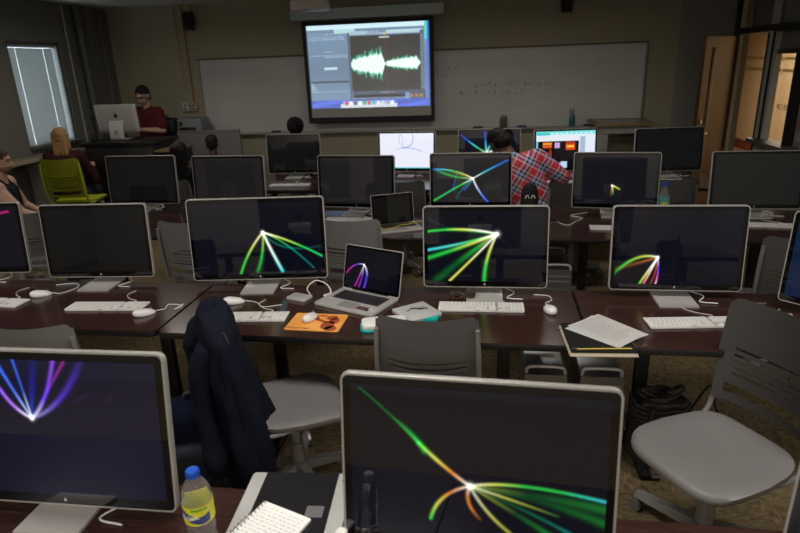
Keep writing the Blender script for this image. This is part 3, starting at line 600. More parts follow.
# ------------------------------------------------------------------ desks
def desk(x0, x1, y0, y1, label, legs, group=None, z=.74, modesty=True):
    cx, cy = (x0+x1)/2, (y0+y1)/2; t = thing('computer_desk', label, 'desk', (cx, cy, 0), 0, group)
    bm = BM(); plate(bm, x1-x0-.006, y1-y0, .035, z-.003, z, (0, 0)); obj('desk_top', bm, DESK, t, True, 30)
    bm = BM(); plate(bm, x1-x0-.004, y1-y0+.002, .036, z-.034, z-.003, (0, 0), edge=.004); obj('edge_band', bm, EDGE, t, True, 30)
    for lx in legs:
        bm = BM(); box(bm, (lx-cx, .0, z/2-.02), (.065, .045, z-.04), .006); box(bm, (lx-cx, 0, .02), (.06, (y1-y0)*.82, .03), .008); box(bm, (lx-cx, 0, z-.045), (.05, (y1-y0)*.75, .02)); obj('leg', bm, BLACKM, t)
    if modesty:
        bm = BM(); box(bm, (0, (y1-y0)/2-.12, z-.11), (x1-x0-.3, .02, .14)); obj('cable_tray', bm, BLACKM, t, False)
    return t
desk(-2.2, -.15, .66, 1.41, 'front-row dark walnut desk at the bottom left under the soda bottle', (-1.9, -.45), modesty=False)
desk(-.15, 1.9, .62, 1.40, 'front-row dark walnut desk at the bottom right under the big monitor', (.15, 1.6), modesty=False)
desk(-3.70, -1.625, 2.475, 3.15, 'second-row dark walnut desk at the left with blank monitor', (-3.2, -1.78))
desk(-1.615, .445, 2.465, 3.15, 'second-row dark walnut desk in the middle carrying the laptop and mouse pad', (-1.12, .08))
desk(.455, 2.35, 2.465, 3.15, 'second-row dark walnut desk at the right with papers on its corner', (.76, 1.95))
desk(-3.45, -1.75, 4.15, 4.98, 'third-row dark desk at the left under two blank monitors', (-3.2, -2.1))
desk(-1.74, .20, 4.15, 4.98, 'third-row dark desk in the middle carrying the open grey laptop', (-1.4, -.1))
desk(.21, 2.45, 4.15, 4.98, 'third-row dark desk at the right with a small clear water bottle', (.72, 1.95))
desk(-2.75, -.35, 5.88, 6.80, 'back-row dark desk at the left of the aisle, under the white-screen monitor', (-2.4, -.7))
desk(-.34, 2.25, 5.88, 6.80, 'back-row dark desk at the right, under the web page monitor', (.1, 1.9))

# ------------------------------------------------------------------ keyboards, mice
def keyboard(x, y, rz, label, z=.7405):
    t = thing('keyboard', label, 'keyboard', (x, y, z), rz)
    bm = BM(); plate(bm, .43, .115, .006, 0, .006, edge=.0015); obj('base', bm, ALU, t)
    bm = BM()
    for r in range(6):
        yy = .048-r*.0185; hh = .012 if r == 0 else .0155
        xs = [(-.209+k*.0195+.0, .0165) for k in range(15)] if r < 5 else [(-.209, .0165), (-.1895, .0165), (-.170, .0165), (-.1505, .0165), (-.131+.045, .106), (-.005+.012, .0165), (.0265, .0165), (.046, .0165), (.0655-.0, .0165)]
        if r == 4 or r == 3: xs = [(-.2025+(0 if k == 0 else .0), .030) if k == 0 else (-.1775+(k-1)*.0195, .0165) for k in range(12)]+[(.058, .032)]
        for xx, ww in xs: box(bm, (xx, yy, .0085), (ww, hh, .006))
        for k in range(3):
            if r in (0, 1, 2) or (r == 5) or (r == 4 and k == 1): box(bm, (.0955+k*.0185, yy, .0085), (.0155, hh, .006))
        for k in range(4): box(bm, (.153+k*.0185, yy, .0085), (.0155, hh, .006))
    obj('keycaps', bm, KEYP, t, False)
    bm = BM(); tube(bm, [(.1, .056, .004), (.12, .085, .004), (.06, .12, .004), (.02, .18, .004), (.04, .24, .004)], .002, 6); obj('cable', bm, CABLE, t)
    return t
def mouse(x, y, rz, label, z=.7405, cord=((0, .055, .008), (.03, .10, .004), (.08, .13, .004), (.10, .19, .004), (.03, .22, .004))):
    t = thing('computer_mouse', label, 'mouse', (x, y, z), rz)
    bm = BM(); rings = []
    for k, (zz, s) in enumerate([(0, .90), (.004, .98), (.010, 1.0), (.018, .95), (.026, .80), (.031, .55), (.033, .2)]):
        rings.append([Vector((.031*s*cos(a)*(1-.06*sin(a)), .057*s*sin(a)-(.003*k), zz+(.004*(-sin(a)) if k > 2 else 0))) for a in [2*PI*i/24 for i in range(24)]])
    loft(bm, rings); obj('body', bm, WHITEP, t)
    bm = BM(); ball(bm, (0, .030, .029), .004, n=10, m=6); obj('scroll_ball', bm, mat('scroll', (.35, .35, .35), .4), t)
    if cord: bm = BM(); tube(bm, cord, .0024, 6); obj('cord', bm, CABLE, t)
    return t
keyboard(-2.06, 2.755, rad(4), 'white keyboard on the left second-row desk before the blank monitor')
keyboard(-2.80, 2.775, rad(-3), 'white keyboard cut off by the left edge of the second row')
keyboard(-1.23, 2.665, rad(5), 'white keyboard half hidden behind the navy jacket')
keyboard(-.038, 2.868, rad(1), 'white keyboard under the monitor with the green fan')
keyboard(.955, 2.74, rad(6), 'white keyboard beside the loose papers on the right desk')
keyboard(-1.12, 4.66, rad(0), 'white keyboard under the blank monitor behind the grey laptop')
keyboard(.95, 4.42, rad(-4), 'white keyboard in the third row below the spark monitor')
keyboard(1.98, 4.52, rad(-7), 'white keyboard in the third row at the right edge')
keyboard(-2.13, 6.13, rad(3), 'white keyboard in the back row below the black monitor at left')
keyboard(1.80, 6.22, rad(-16), 'white keyboard in the back row beside the door')
keyboard(.72, 6.2, rad(0), 'white keyboard in the back row before the web page monitor')
mouse(-2.57, 2.90, rad(-60), 'white mouse left of the blank second-row monitor stand', cord=((0, .055, .008), (.02, .10, .004), (-.05, .18, .004), (-.13, .16, .004), (-.16, .05, .004)))
mouse(-1.79, 2.675, rad(-50), 'white mouse right of the left keyboard with a looped cord', cord=((0, .055, .008), (-.01, .10, .004), (-.06, .13, .004), (.0, .19, .004), (.03, .14, .004), (-.02, .20, .004)))
mouse(-1.37, 2.86, rad(-75), 'white mouse just above the jacket beside the streak monitor', cord=((0, .055, .008), (.03, .12, .004), (.10, .16, .004), (.09, .26, .004)))
mouse(.305, 2.85, rad(12), 'white mouse right of the centre keyboard', cord=((0, .055, .008), (.01, .10, .004), (.05, .13, .004), (.05, .19, .004), (-.02, .22, .004)))
mouse(1.345, 2.86, rad(-80), 'white mouse behind the back of the empty chair at right', cord=((0, .055, .008), (-.03, .14, .004), (-.07, .22, .004), (-.12, .30, .004), (-.14, .34, .004)) and ((0, .055, .008), (.01, .09, .004), (.06, .05, .004), (.08, -.08, .004), (.07, -.20, .004)))
pm = thing('mouse_pad', 'orange mouse pad with a brown figure silhouette on the middle desk', 'mouse pad', (-.845, 2.635, .7405), rad(-2))
bm = BM(); plate(bm, .275, .205, .012, 0, .003); obj('pad', bm, ramp_mat('pad_orange', 'ShaderNodeTexNoise', [(.35, (.80, .30, .045)), (.7, (.88, .42, .10))], (1, 1, 1), rough=.55, Scale=6.0), pm)
FIG = mat('pad_brown', (.36, .07, .02), .55, var=.3, scale=30); bm = BM()
for c, r in (((.065, .055), (.030, .026)), ((.085, .02), (.026, .035)), ((.065, -.035), (.034, .05)), ((.09, -.07), (.03, .03)), ((-.015, .045), (.014, .02)), ((.01, .075), (.026, .008))):
    lathe_pts = [Vector((c[0]+r[0]*cos(2*PI*k/18), c[1]+r[1]*sin(2*PI*k/18), 0)) for k in range(18)]
    loft(bm, [[p+Vector((0, 0, .0028)) for p in lathe_pts], [p+Vector((0, 0, .0036)) for p in lathe_pts]])
prism(bm, [(-.03, .03), (.05, -.012), (.06, .004), (-.012, .045)], .0028, .0036)
obj('printed_figure', bm, FIG, pm)
text_mesh('printed_caption', 'Fisherman', .028, mat('pad_ink', (.05, .02, .01), .6), pm, (-.072, -.078, .0033), (0, 0, 0), .0003)
mouse(-.885, 2.665, rad(-12), 'white wireless mouse lying on the orange mouse pad', z=.7445, cord=None)

# ------------------------------------------------------------------ chairs
def chair(x, y, rz, label, seat=CHG, base=CHB, lift=0, group=None, z=0):
    t = thing('swivel_chair', label, 'chair', (x, y, z), rz, group)
    # seat: superellipse shell, dished, waterfall front (front is +Y)
    def se(a, n=4.4): c, s = cos(a), sin(a); return (abs(c)**(2/n)*(1 if c >= 0 else -1), abs(s)**(2/n)*(1 if s >= 0 else -1))
    bm = BM(); N = 40; z0 = .445+lift; rows = []
    for s_, dz in [(.0, .0), (.25, .0), (.5, .002), (.75, .008), (.92, .012), (1.0, .004), (1.005, -.014), (.96, -.028), (.7, -.034), (.3, -.036), (0.0, -.036)]:
        ring = []
        for k in range(N):
            ex, ey = se(2*PI*k/N); px, py = ex*.235*s_, ey*.225*s_
            ring.append(Vector((px*(1-.10*(py < 0)*abs(py)/.22), py+.02, z0+dz-(.028*max(0, (py-.10)/.12)**2 if py > .10 else 0)+(.012*max(0, (-py-.12)/.1)))))
        rows.append(ring)
    R = [[bm.verts.new(p) for p in r] for r in rows[1:-1]]
    for a, b in zip(R, R[1:]):
        for k in range(N): bm.faces.new((a[k], a[(k+1) % N], b[(k+1) % N], b[k]))
    bm.faces.new(R[0][::-1]); bm.faces.new(R[-1]); obj('seat', bm, seat, t, True, 60)
    # backrest with louvre slots and a wide gap above its lower rail
    bm = BM(); nu, nv = 24, 96; H = .44; zb = .50+lift; G = {}
    def pt(u, v):
        wd = (.218+.012*sin(v*PI))*(1-.0*v); xx = u*wd
        cr = .05*(1-u*u)
        corner = 0
        return Vector((xx, -.215-.06*v-cr+.02*v*v, zb+v*H+(.020*(u*u-.4)*sin(PI*min(1, v/.8)) if v < .8 else 0)-.012*(1-u*u)*(v > .8)*(v-.8)*5 - .030*max(0, abs(u)-.86)**2*50*(1 if v > .95 else 0)))
    def hole(u, v):
        if abs(u) < .86 and .08 < v < .165: return True
        return any(abs(u) < .74 and abs(v-s0) < .0078 for s0 in (.27, .33, .39, .45, .51))
    keep = []
    for i in range(nu):
        for j in range(nv):
            u, v = (i+.5)/nu*2-1, (j+.5)/nv
            if not hole(u, v): keep.append((i, j))
    def V(i, j):
        if (i, j) not in G: G[(i, j)] = bm.verts.new(pt(i/nu*2-1, j/nv))
        return G[(i, j)]
    for i, j in keep: bm.faces.new((V(i, j), V(i+1, j), V(i+1, j+1), V(i, j+1)))
    bmesh.ops.solidify(bm, geom=bm.faces[:], thickness=.012); obj('backrest', bm, seat, t, True, 50)
    bm = BM()
    for s in (-1, 1): tube(bm, [(0, .02, .415+lift), (s*.12, .02, .42+lift), (s*.205, .0, .425+lift), (s*.215, -.17, .42+lift), (s*.222, -.235, .50+lift), (s*.222, -.262, .72+lift), (s*.216, -.268, .875+lift)], .011, 8)
    obj('back_frame', bm, seat, t)
    bm = BM(); box(bm, (0, 0, .40+lift), (.24, .2, .03), .01); cyl(bm, (0, 0, .10), (0, 0, .39+lift), .026, .022); cyl(bm, (0, 0, .08), (0, 0, .22), .034); obj('column', bm, base, t)
    bm = BM(); tube(bm, [(.08, .02, .40+lift), (.20, .03, .395+lift), (.25, .03, .38+lift)], .007, 6); obj('lever', bm, mat('lever_grey', (.45, .44, .43), .4), t)
    bm = BM(); cyl(bm, (0, 0, .07), (0, 0, .115), .048)
    for k in range(5):
        a = 2*PI*k/5+.3; d = Vector((cos(a), sin(a), 0)); q = Vector((-sin(a), cos(a), 0))
        rings = []
        for f, w, zt, th in ((.03, .030, .112, .045), (.15, .024, .102, .035), (.28, .020, .088, .022)):
            c = d*f; rings.append([c+q*w+Vector((0, 0, zt-th)), c+q*w*.7+Vector((0, 0, zt)), c-q*w*.7+Vector((0, 0, zt)), c-q*w+Vector((0, 0, zt-th))])
        loft(bm, rings)
    obj('star_base', bm, base, t, True, 30)
    for k in range(5):
        a = 2*PI*k/5+.3; d = Vector((cos(a), sin(a), 0)); q = Vector((-sin(a), cos(a), 0)); c = d*.275
        bm = BM()
        for s in (-1, 1): cyl(bm, c+q*s*.010+Vector((0, 0, .029)), c+q*s*.026+Vector((0, 0, .029)), .028, n=18)
        cyl(bm, c+Vector((0, 0, .03)), c+Vector((0, 0, .075)), .009); box(bm, c+Vector((0, 0, .045)), (.02, .02, .03)); obj('caster', bm, CAST, t)
    return t
FW = 0
base_chair = chair(-.26, 2.57, 0, 'grey swivel chair centre front, its back just above the big monitor')
def put(x, y, rz, label, lift=0, group=None, sc=1):
    o = dup(base_chair, (x, y, 0), rz, label); o.scale = (sc, sc, sc); return o
put(-2.01, 2.37, rad(3), 'grey swivel chair at far left just above the front-left monitor')
put(-.92, 2.38, rad(-62), 'grey swivel chair with the navy jacket hung over its back')
put(.89, 2.145, rad(121), 'empty grey swivel chair at lower right turned sideways to the desk', sc=1.05)
put(-3.73, 4.38, rad(3), 'grey swivel chair between the two leftmost second-row monitors')
put(-2.15, 4.14, rad(-3), 'grey swivel chair seen between the blank and the wide streak monitors')
put(-.98, 4.20, rad(2), 'grey swivel chair behind the open laptop of the second row')
put(1.83, 3.80, rad(-10), 'grey swivel chair at the right edge behind the second row')
put(-.81, 5.60, rad(0), 'grey swivel chair before the white-screen monitor')
put(.75, 5.48, rad(-5), 'grey swivel chair just right of the person in the plaid shirt')
put(1.53, 5.62, rad(0), 'grey swivel chair before the black monitor beside the door')
put(-4.40, 4.79, rad(-62), 'grey swivel chair under the man in the sleeveless top')
put(.20, 5.66, rad(-80), 'grey swivel chair carrying the person in the plaid shirt')
put(-2.44, 7.40, 0, 'grey swivel chair hidden behind the back-row black monitor')
put(-3.38, 6.97, 0, 'grey swivel chair under the short dark-haired person before the partition')
put(-3.16, 5.75, 0, 'grey swivel chair under the person in black beside the podium')
chair(-4.68, 6.18, rad(6), 'lime green chair with louvred back at the left under the window', seat=CHL, base=mat('lime_base', (.10, .10, .10), .4), lift=.16)

# ------------------------------------------------------------------ laptops
def laptop(x, y, rz, label, pic=None, open_deg=105, w=.36, d=.245, z=.7405, stickers=False, body=ALU, off=(.004, .0035, .0035)):
    t = thing('laptop', label, 'laptop', (x, y, z), rz)
    bm = BM(); plate(bm, w, d, .014, 0, .015, edge=.003); obj('base', bm, body, t)
    bm = BM()
    for r in range(6):
        for k in range(14): box(bm, (-.137+k*.0212, .085-r*.019, .0158), (.0178, .0155 if r else .009, .0022))
    bm2 = BM(); box(bm2, (0, .038, .0152), (.302, .118, .0012)); obj('keyboard_well', bm2, mat('key_well', (.05, .05, .05), .5), t, False)
    obj('keycaps', bm, BLACKP, t, False)
    bm = BM(); plate(bm, .105, .075, .006, .0148, .0156, (0, -.072)); obj('trackpad', bm, mat('trackpad', (.42, .41, .40), .35, .5), t)
    bm = BM(); cyl(bm, (-.12, d/2-.004, .012), (.12, d/2-.004, .012), .007); obj('hinge', bm, BLACKP, t)
    a = rad(open_deg-90); h = d-.012
    T = Matrix.Translation((0, d/2-.004, .014)) @ Matrix.Rotation(-a, 4, 'X')
    def O(name, bm, m, sm=True): bmesh.ops.transform(bm, matrix=T, verts=bm.verts); return obj(name, bm, m, t, sm)
    bm = BM(); vplate(bm, w, h, .012, .0, .006, (0, h/2)); O('lid', bm, body)
    bm = BM(); vplate(bm, w-.008, h-.008, .009, -.0012, .001, (0, h/2)); O('lid_glass', bm, GLASS)
    if pic is None: pic = np.zeros((2, 2, 3)); pic[:] = off
    s = picture_mesh('screen', w-.035, (w-.035)*.62, pic.shape[1]-1, pic.shape[0]-1, pic, SCREEN, t, -.0018, .018); s.data.transform(T)
    if stickers:
        for (cx, cy, sw, sh, c) in ((.095, -.078, .07, .04, (.11, .04, .025)), (.145, -.070, .045, .03, (.55, .52, .5)), (.13, -.09, .02, .02, (.1, .05, .25))):
            bm = BM(); plate(bm, sw, sh, .003, .0150, .0158, (cx, cy)); obj('sticker', bm, mat('stk%.2f' % cx, c, .4, var=.5, scale=60), t)
    return t
laptop(-.70, 2.90, rad(-24), 'open silver laptop with violet streaks on its screen, on the middle desk', PIC_LAP, 104, w=.38, d=.262, stickers=True, off=None)
laptop(-.70, 4.40, rad(24), 'open grey laptop with a blank dark screen on the third-row desk', None, 99, w=.34)
t = thing('yellow_cord', 'yellow cord lying across the keyboard of the grey laptop', 'cord', (-.70, 4.40, .76), rad(24))
bm = BM(); tube(bm, [(-.15, -.05, .004), (-.12, -.065, .006), (-.04, -.05, .006), (.02, .0, .006), (.10, .01, .006), (.16, .04, .008), (.22, .06, .004)], .004, 6); ball(bm, (-.145, -.05, .008), .012)
obj('cord', bm, mat('yellow_rubber', (.62, .50, .03), .4), t)
bm = BM(); tube(bm, [(-.98, 2.985, .745), (-1.01, 3.03, .77), (-.97, 3.07, .80), (-.90, 3.04, .79), (-.865, 2.995, .76), (-.90, 2.97, .75), (-.845, 2.96, .75)], .0034, 6)
tag(obj('laptop_charger_cord', bm, CABLE), 'white looped charger cord left of the silver laptop', 'cord')
# small things on the second-row desks
t = thing('portable_drive', 'flat silver portable drive between the streak monitor and the laptop', 'hard drive', (-1.03, 2.94, .7405), rad(-20))
bm = BM(); plate(bm, .125, .085, .010, 0, .014, edge=.002); obj('body', bm, ALU, t)
t = thing('plastic_case', 'thin flat grey-white case with a dark printed emblem in front of the laptop', 'case', (-.36, 2.77, .7405), rad(38))
bm = BM(); plate(bm, .19, .19, .012, 0, .018, edge=.003); obj('case_body', bm, mat('case_grey', (.50, .50, .50), .35), t)
bm = BM()
for k in range(7): tube(bm, [(-.02+.012*k, .03-.004*k, .0185), (.0+.01*k, .045-.01*k, .0185), (.015+.009*k, .02, .0185)], .0016, 4, 3)
tube(bm, [(-.045, .02, .0185), (0, .035, .0185), (.03, .0, .0185), (.055, .02, .0185)], .0025, 4); obj('printed_emblem', bm, BLACKP, t)
t = thing('disc_drive', 'white box with a bright teal rim behind the chair back', 'box', (-.50, 2.605, .7405), rad(14))
bm = BM(); plate(bm, .23, .12, .03, .0, .012, edge=.003); obj('teal_rim', bm, mat('teal_rubber', (.0, .42, .40), .4), t)
bm = BM(); plate(bm, .215, .11, .028, .011, .034, edge=.004); obj('white_shell', bm, WHITEP, t)
bm = BM(); plate(bm, .08, .08, .02, .0, .012, (0, 0)); o_ = obj('teal_clip', bm, MATS['teal_rubber']); o_.location = (-.285, 2.72, .7405); tag(o_, 'small teal cap peeking over the right end of the grey-white case', 'clip')
t = thing('sunglasses', 'brown sunglasses lying at the foot of the centre monitor stand', 'glasses', (-.13, 2.965, .7500), rad(10))
BRN = mat('tortoise_frame', (.10, .045, .012), .2); DKL = mat('dark_lens', (.015, .01, .008), .08)
for s in (-1, 1):
    bm = BM(); tube(bm, [(s*.036+.026*cos(a), .004*sin(a), .024+.020*sin(a)) for a in [2*PI*k/16 for k in range(17)]], .0028, 6, 0); obj('rim', bm, BRN, t)
    bm = BM(); loft(bm, [[Vector((s*.036+.025*cos(2*PI*k/16), dy, .024+.019*sin(2*PI*k/16))) for k in range(16)] for dy in (0, .0015)]); obj('lens', bm, DKL, t)
    bm = BM(); tube(bm, [(s*.063, 0, .03), (s*.067, .06, .026), (s*.06, .12, .008)], .003, 6); obj('temple', bm, BRN, t)
bm = BM(); tube(bm, [(-.01, 0, .03), (0, -.003, .034), (.01, 0, .03)], .0025, 6); obj('bridge', bm, BRN, t)
# binder with papers on the corner of the right desk
t = thing('open_notebook', 'black and cream notebook with loose pages hanging over the desk corner', 'notebook', (.48, 2.52, .7405), rad(3))
bm = BM(); plate(bm, .285, .31, .008, 0, .005); obj('back_cover', bm, mat('cream_cover', (.50, .44, .33), .6), t)
bm = BM(); plate(bm, .27, .298, .004, .005, .016); obj('page_block', bm, mat('page_block', (.66, .60, .48), .7, var=.15, scale=80), t, False)
bm = BM(); plate(bm, .275, .30, .008, .016, .020); obj('black_cover', bm, mat('matte_black_cover', (.008, .008, .009), .7, spec=.2), t)
bm = BM(); tube(bm, [(-.11, -.13, .024), (-.02, -.125, .024), (.12, -.12, .024)], .0035, 6); obj('yellow_pencil', bm, mat('pencil_yellow', (.55, .40, .04), .4), t)
bm = BM()
for k in range(3): tube(bm, [(-.125+.006*cos(a)+k*.011, -.128+.0*k, .022+.006*sin(a)) for a in [2*PI*i/10 for i in range(11)]], .0012, 5, 0)
obj('rings', bm, ALUD, t)
# loose printed sheets on top
PR = mat('print_grey', (.45, .45, .46), .7)
for i, (dx, dy, rr, lab) in enumerate([(0, 0, 27, 'uppermost loose white printed sheet on the black notebook'), (-.012, -.012, 33, 'lower loose white sheet peeking out beneath the printed sheet')]):
    t2 = thing('loose_sheet', lab, 'paper', (.535+dx, 2.585+dy, .765+.0016*(1-i)), rad(rr+14))
    bm = BM(); n = 10; w_, h_ = .215, .279; g = [[bm.verts.new(((a/n-.5)*w_, (b/n-.5)*h_, .0006+.004*sin(a*.5+b*.3)*((a/n-.5)**2+(b/n-.5)**2))) for a in range(n+1)] for b in range(n+1)]
    for b in range(n):
        for a in range(n): bm.faces.new((g[b][a], g[b][a+1], g[b+1][a+1], g[b+1][a]))
    bmesh.ops.solidify(bm, geom=bm.faces[:], thickness=.0005); obj('sheet', bm, PAPER, t2)
    if i == 0:
        bm = BM(); random.seed(2)
        for k in range(20): L = random.uniform(.08, .165); box(bm, (-.085+L/2, .115-k*.0115, .0032), (L, .0014, .0003))
        obj('print_lines', bm, PR, t2, False)
bm = BM(); cyl(bm, (0, 0, 0), (.085, -.055, 0), .003, .0022, 8); cyl(bm, (.085, -.055, 0), (.093, -.060, 0), .002, .0005, 8); o_ = obj('pen', bm, mat('pen_grey', (.11, .12, .15), .4)); o_.location = (.315, 2.64, .744); tag(o_, 'slim grey pen on the desk left of the black notebook', 'pen')
bm = BM(); box(bm, (0, 0, 0), (.05, .012, .008), .002); o_ = obj('usb_stick', bm, ALUD); o_.location = (1.35, 3.0, .7447); tag(o_, 'small dark usb stick near the back edge of the right desk', 'usb stick')

# ------------------------------------------------------------------ computer towers
def tower(x, y, label, h=.50, rz=0):
    t = thing('computer_tower', label, 'computer tower', (x, y, 0), rz); w, d = .206, .46
    bm = BM(); loft(bm, [[Vector((px, yy, .045+h*.42+pz)) for px, pz in rrect(w, h*.84, .012)] for yy in (-d/2, d/2)]); obj('case', bm, ALUD, t, True, 30)
    for zt in (1, 0):
        for s in (-1, 1):
            bm = BM(); z1 = .045+h*.84 if zt else .045; dz = .035 if zt else -.035; yy = s*(d/2-.02)
            tube(bm, [(-w/2+.01, yy, z1-dz*.3), (-w/2+.012, yy, z1+dz*.6), (-w/2+.04, yy, z1+dz), (w/2-.04, yy, z1+dz), (w/2-.012, yy, z1+dz*.6), (w/2-.01, yy, z1-dz*.3)], .009, 8); obj('handle', bm, ALU, t)
    bm = BM(); box(bm, (0, -d/2-.0015, .045+h*.74), (w-.03, .003, .012)); box(bm, (0, -d/2-.0015, .045+h*.66), (w-.03, .003, .012)); obj('drive_slots', bm, mat('slot_light', (.42, .42, .41), .3, .6), t, False)
    bm = BM(); box(bm, (0, -d/2-.001, .045+h*.30), (w-.03, .002, h*.5)); obj('perforated_front', bm, mat('perforated', (.20, .20, .195), .5, .5, bump=.8, bscale=300), t, False)
    bm = BM(); box(bm, (.03, -.02, .0455+h*.84), (.06, .04, .002)); obj('label_sticker', bm, mat('olive_sticker', (.22, .20, .10), .6), t, False)
    return t
tower(.285, 2.92, 'left of the two silver computer towers under the paper-covered desk')
tower(.555, 2.92, 'right of the two silver computer towers, directly beneath the black notebook')
tower(-1.52, 2.93, 'silver computer tower on the floor behind the navy backpack')
tower(.50, 4.50, 'silver computer tower under the third-row desk seen beside the green fan monitor')

# ------------------------------------------------------------------ bags and the jacket
def lump(bm, f): 
    for v in bm.verts: v.co += f(v.co)
NAVYC = mat('navy_nylon', (.006, .008, .022), .9, spec=.1, var=.25, scale=8, bump=.3, bscale=25)
t = thing('backpack', 'dark navy backpack standing on the floor behind the hanging jacket', 'backpack', (-1.40, 2.33, 0), rad(20))
bm = BM(); box(bm, (0, 0, .235), (.32, .20, .45), .08, seg=5); bmesh.ops.subdivide_edges(bm, edges=bm.edges[:], cuts=1); lump(bm, lambda c: noise.noise_vector(c*7)*.018); obj('main_bag', bm, NAVYC, t, True, 80)
bm = BM(); box(bm, (0, -.12, .16), (.26, .09, .25), .04, seg=4); bmesh.ops.subdivide_edges(bm, edges=bm.edges[:], cuts=1); lump(bm, lambda c: noise.noise_vector(c*9)*.012); obj('front_pocket', bm, mat('navy_pocket', (.010, .013, .030), .65, bump=.3, bscale=25), t, True, 80)
for s in (-1, 1):
    bm = BM(); tube(bm, [(s*.09, -.06, .46), (s*.13, -.14, .40), (s*.14, -.165, .25), (s*.12, -.16, .08)], .016, 8); obj('strap', bm, mat('strap_blue', (.014, .020, .05), .6), t)
bm = BM(); tube(bm, [(-.04, 0, .45), (-.03, 0, .49), (.03, 0, .49), (.04, 0, .45)], .010, 8); obj('grab_handle', bm, MATS['strap_blue'], t)
bm = BM(); tube(bm, [(.02, -.14, .05), (.12, -.2, .012), (.28, -.16, .010), (.34, -.10, .010)], .011, 6); obj('loose_strap', bm, MATS['strap_blue'], t)
t = thing('striped_bag', 'black bag with thin pale stripes slumped on the floor beside the empty chair', 'bag', (.83, 2.72, 0), rad(15))
SB = ramp_mat('striped_cloth', 'ShaderNodeTexWave', [(.0, (.008, .008, .008)), (.76, (.012, .012, .011)), (.88, (.22, .20, .17)), (.97, (.012, .012, .011))], (1, 1, 1), rough=.85, Scale=12.0, Distortion=2.2, Detail=2.0)
[n for n in SB.node_tree.nodes if n.type == 'TEX_WAVE'][0].bands_direction = 'Z'
bm = BM(); box(bm, (0, 0, .19), (.26, .20, .38), .06, seg=5); bmesh.ops.subdivide_edges(bm, edges=bm.edges[:], cuts=2)
lump(bm, lambda c: noise.noise_vector(c*8)*.03+Vector((.10*(.38-c.z)*(1 if c.x > 0 else .2), 0, 0))); obj('bag_body', bm, SB, t, True, 80)
bm = BM(); tube(bm, [(-.12, -.08, .37), (-.04, -.10, .40), (.06, -.06, .42), (.10, -.02, .40), (.12, .02, .37)], .022, 8); obj('rolled_top', bm, SB, t)
bm = BM(); tube(bm, [(-.08, -.10, .36), (-.105, -.125, .22), (-.13, -.13, .08), (-.11, -.15, .015), (-.05, -.17, .012)], .016, 8); obj('shoulder_strap', bm, BLACKP, t)
# tangled cables under the right desk
for pts, lab in (([(1.05, 3.0, .02), (1.15, 2.95, .3), (1.22, 2.98, .12), (1.35, 2.9, .03), (1.3, 2.8, .02), (1.1, 2.85, .02)], 'black cable looping down to the floor below the right desk'), ([(1.62, 3.05, .45), (1.55, 3.0, .3), (1.7, 3.02, .22), (1.6, 3.0, .38), (1.72, 3.0, .5)], 'black cable coil hanging at the right end of the second-row desk')):
    bm = BM(); tube(bm, pts, .006, 6); tag(obj('power_cable', bm, BLACKP), lab, 'cable')

# jacket draped over the sideways chair
def jacket():
    t = thing('jacket', 'dark navy hooded jacket draped over the back of the sideways chair', 'jacket', (-1.175, 2.262, 0), rad(28))
    # local: x = away from the seat(-)/towards seat(+), y = along the backrest
    prof = [ # z, cx, cy, half x, half y
        (.965, -.01, .04, .03, .08), (.95, -.01, .01, .062, .19), (.90, -.005, .0, .078, .25), (.80, .0, -.01, .088, .27), (.68, .012, -.03, .105, .28), (.55, .025, -.05, .12, .285), (.42, .04, -.075, .13, .29), (.32, .05, -.09, .13, .285), (.25, .05, -.11, .11, .265)]
    def ringset(scale_in):
        rings = []; N = 72
        for z, cx, cy, hx, hy in prof:
            r = []
            f = min(1, (.96-z)/.3)
            for k in range(N):
                a = 2*PI*k/N; fold = 1+.13*f*sin(a*7+z*5+sin(z*9))+.07*f*sin(a*13-z*11)+.04*f*sin(a*23+z*3)
                x = cx+hx*cos(a)*fold*scale_in; y = cy+hy*sin(a)*(1+.35*(fold-1))*scale_in
                zz = z-(.10*max(0, -sin(a))**2+.03*sin(a*5))*max(0, (.5-z)/.25)
                r.append(Vector((x, y, zz)))
            rings.append(r)
        return rings
    bm = BM(); out = ringset(1); inn = ringset(.93)
    # refine vertically
    def refine(rs):
        o = []
        for a, b in zip(rs, rs[1:]):
            for s in range(4): o.append([p.lerp(q, s/4) for p, q in zip(a, b)])
        o.append(rs[-1]); return o
    out, inn = refine(out), refine(inn)
    loft(bm, out+inn[::-1], cap=True)
    for v in bm.verts: v.co += noise.noise_vector(v.co*9)*.012
    m = mat('navy_cloth', (.0075, .0090, .018), .95, spec=.1, var=.15, scale=6, bump=.3, bscale=18)
    obj('jacket_body', bm, m, t, True, 80)
    bm = BM()  # hood bunched on top
    rings = []; N = 36
    for k in range(11):
        f = k/10; w = .052*sin(PI*min(.97, f*.9+.06))**.6+.01
        rings.append([Vector((-.045+.02*f+w*cos(2*PI*i/N)*(1+.12*sin(4*2*PI*i/N+f*7)), .05+w*1.15*sin(2*PI*i/N), .79+.20*f)) for i in range(N)])
    loft(bm, rings)
    for v in bm.verts: v.co += noise.noise_vector(v.co*16)*.016
    obj('hood', bm, m, t, True, 80)
    for y0, y1, x0 in ((-.17, -.27, -.09), (.15, .12, -.10)):
        bm = BM(); tube(bm, [(x0+.03, y0*.9, .86), (x0-.01, y0, .74), (x0-.015, (y0+y1)/2, .58), (x0-.0, y1, .42), (x0+.02, y1-.01, .33)], lambda f: .048+.010*sin(f*9), 14)
        for v in bm.verts: v.co += noise.noise_vector(v.co*14)*.012
        obj('sleeve', bm, m, t, True, 80)
    return t
jacket()

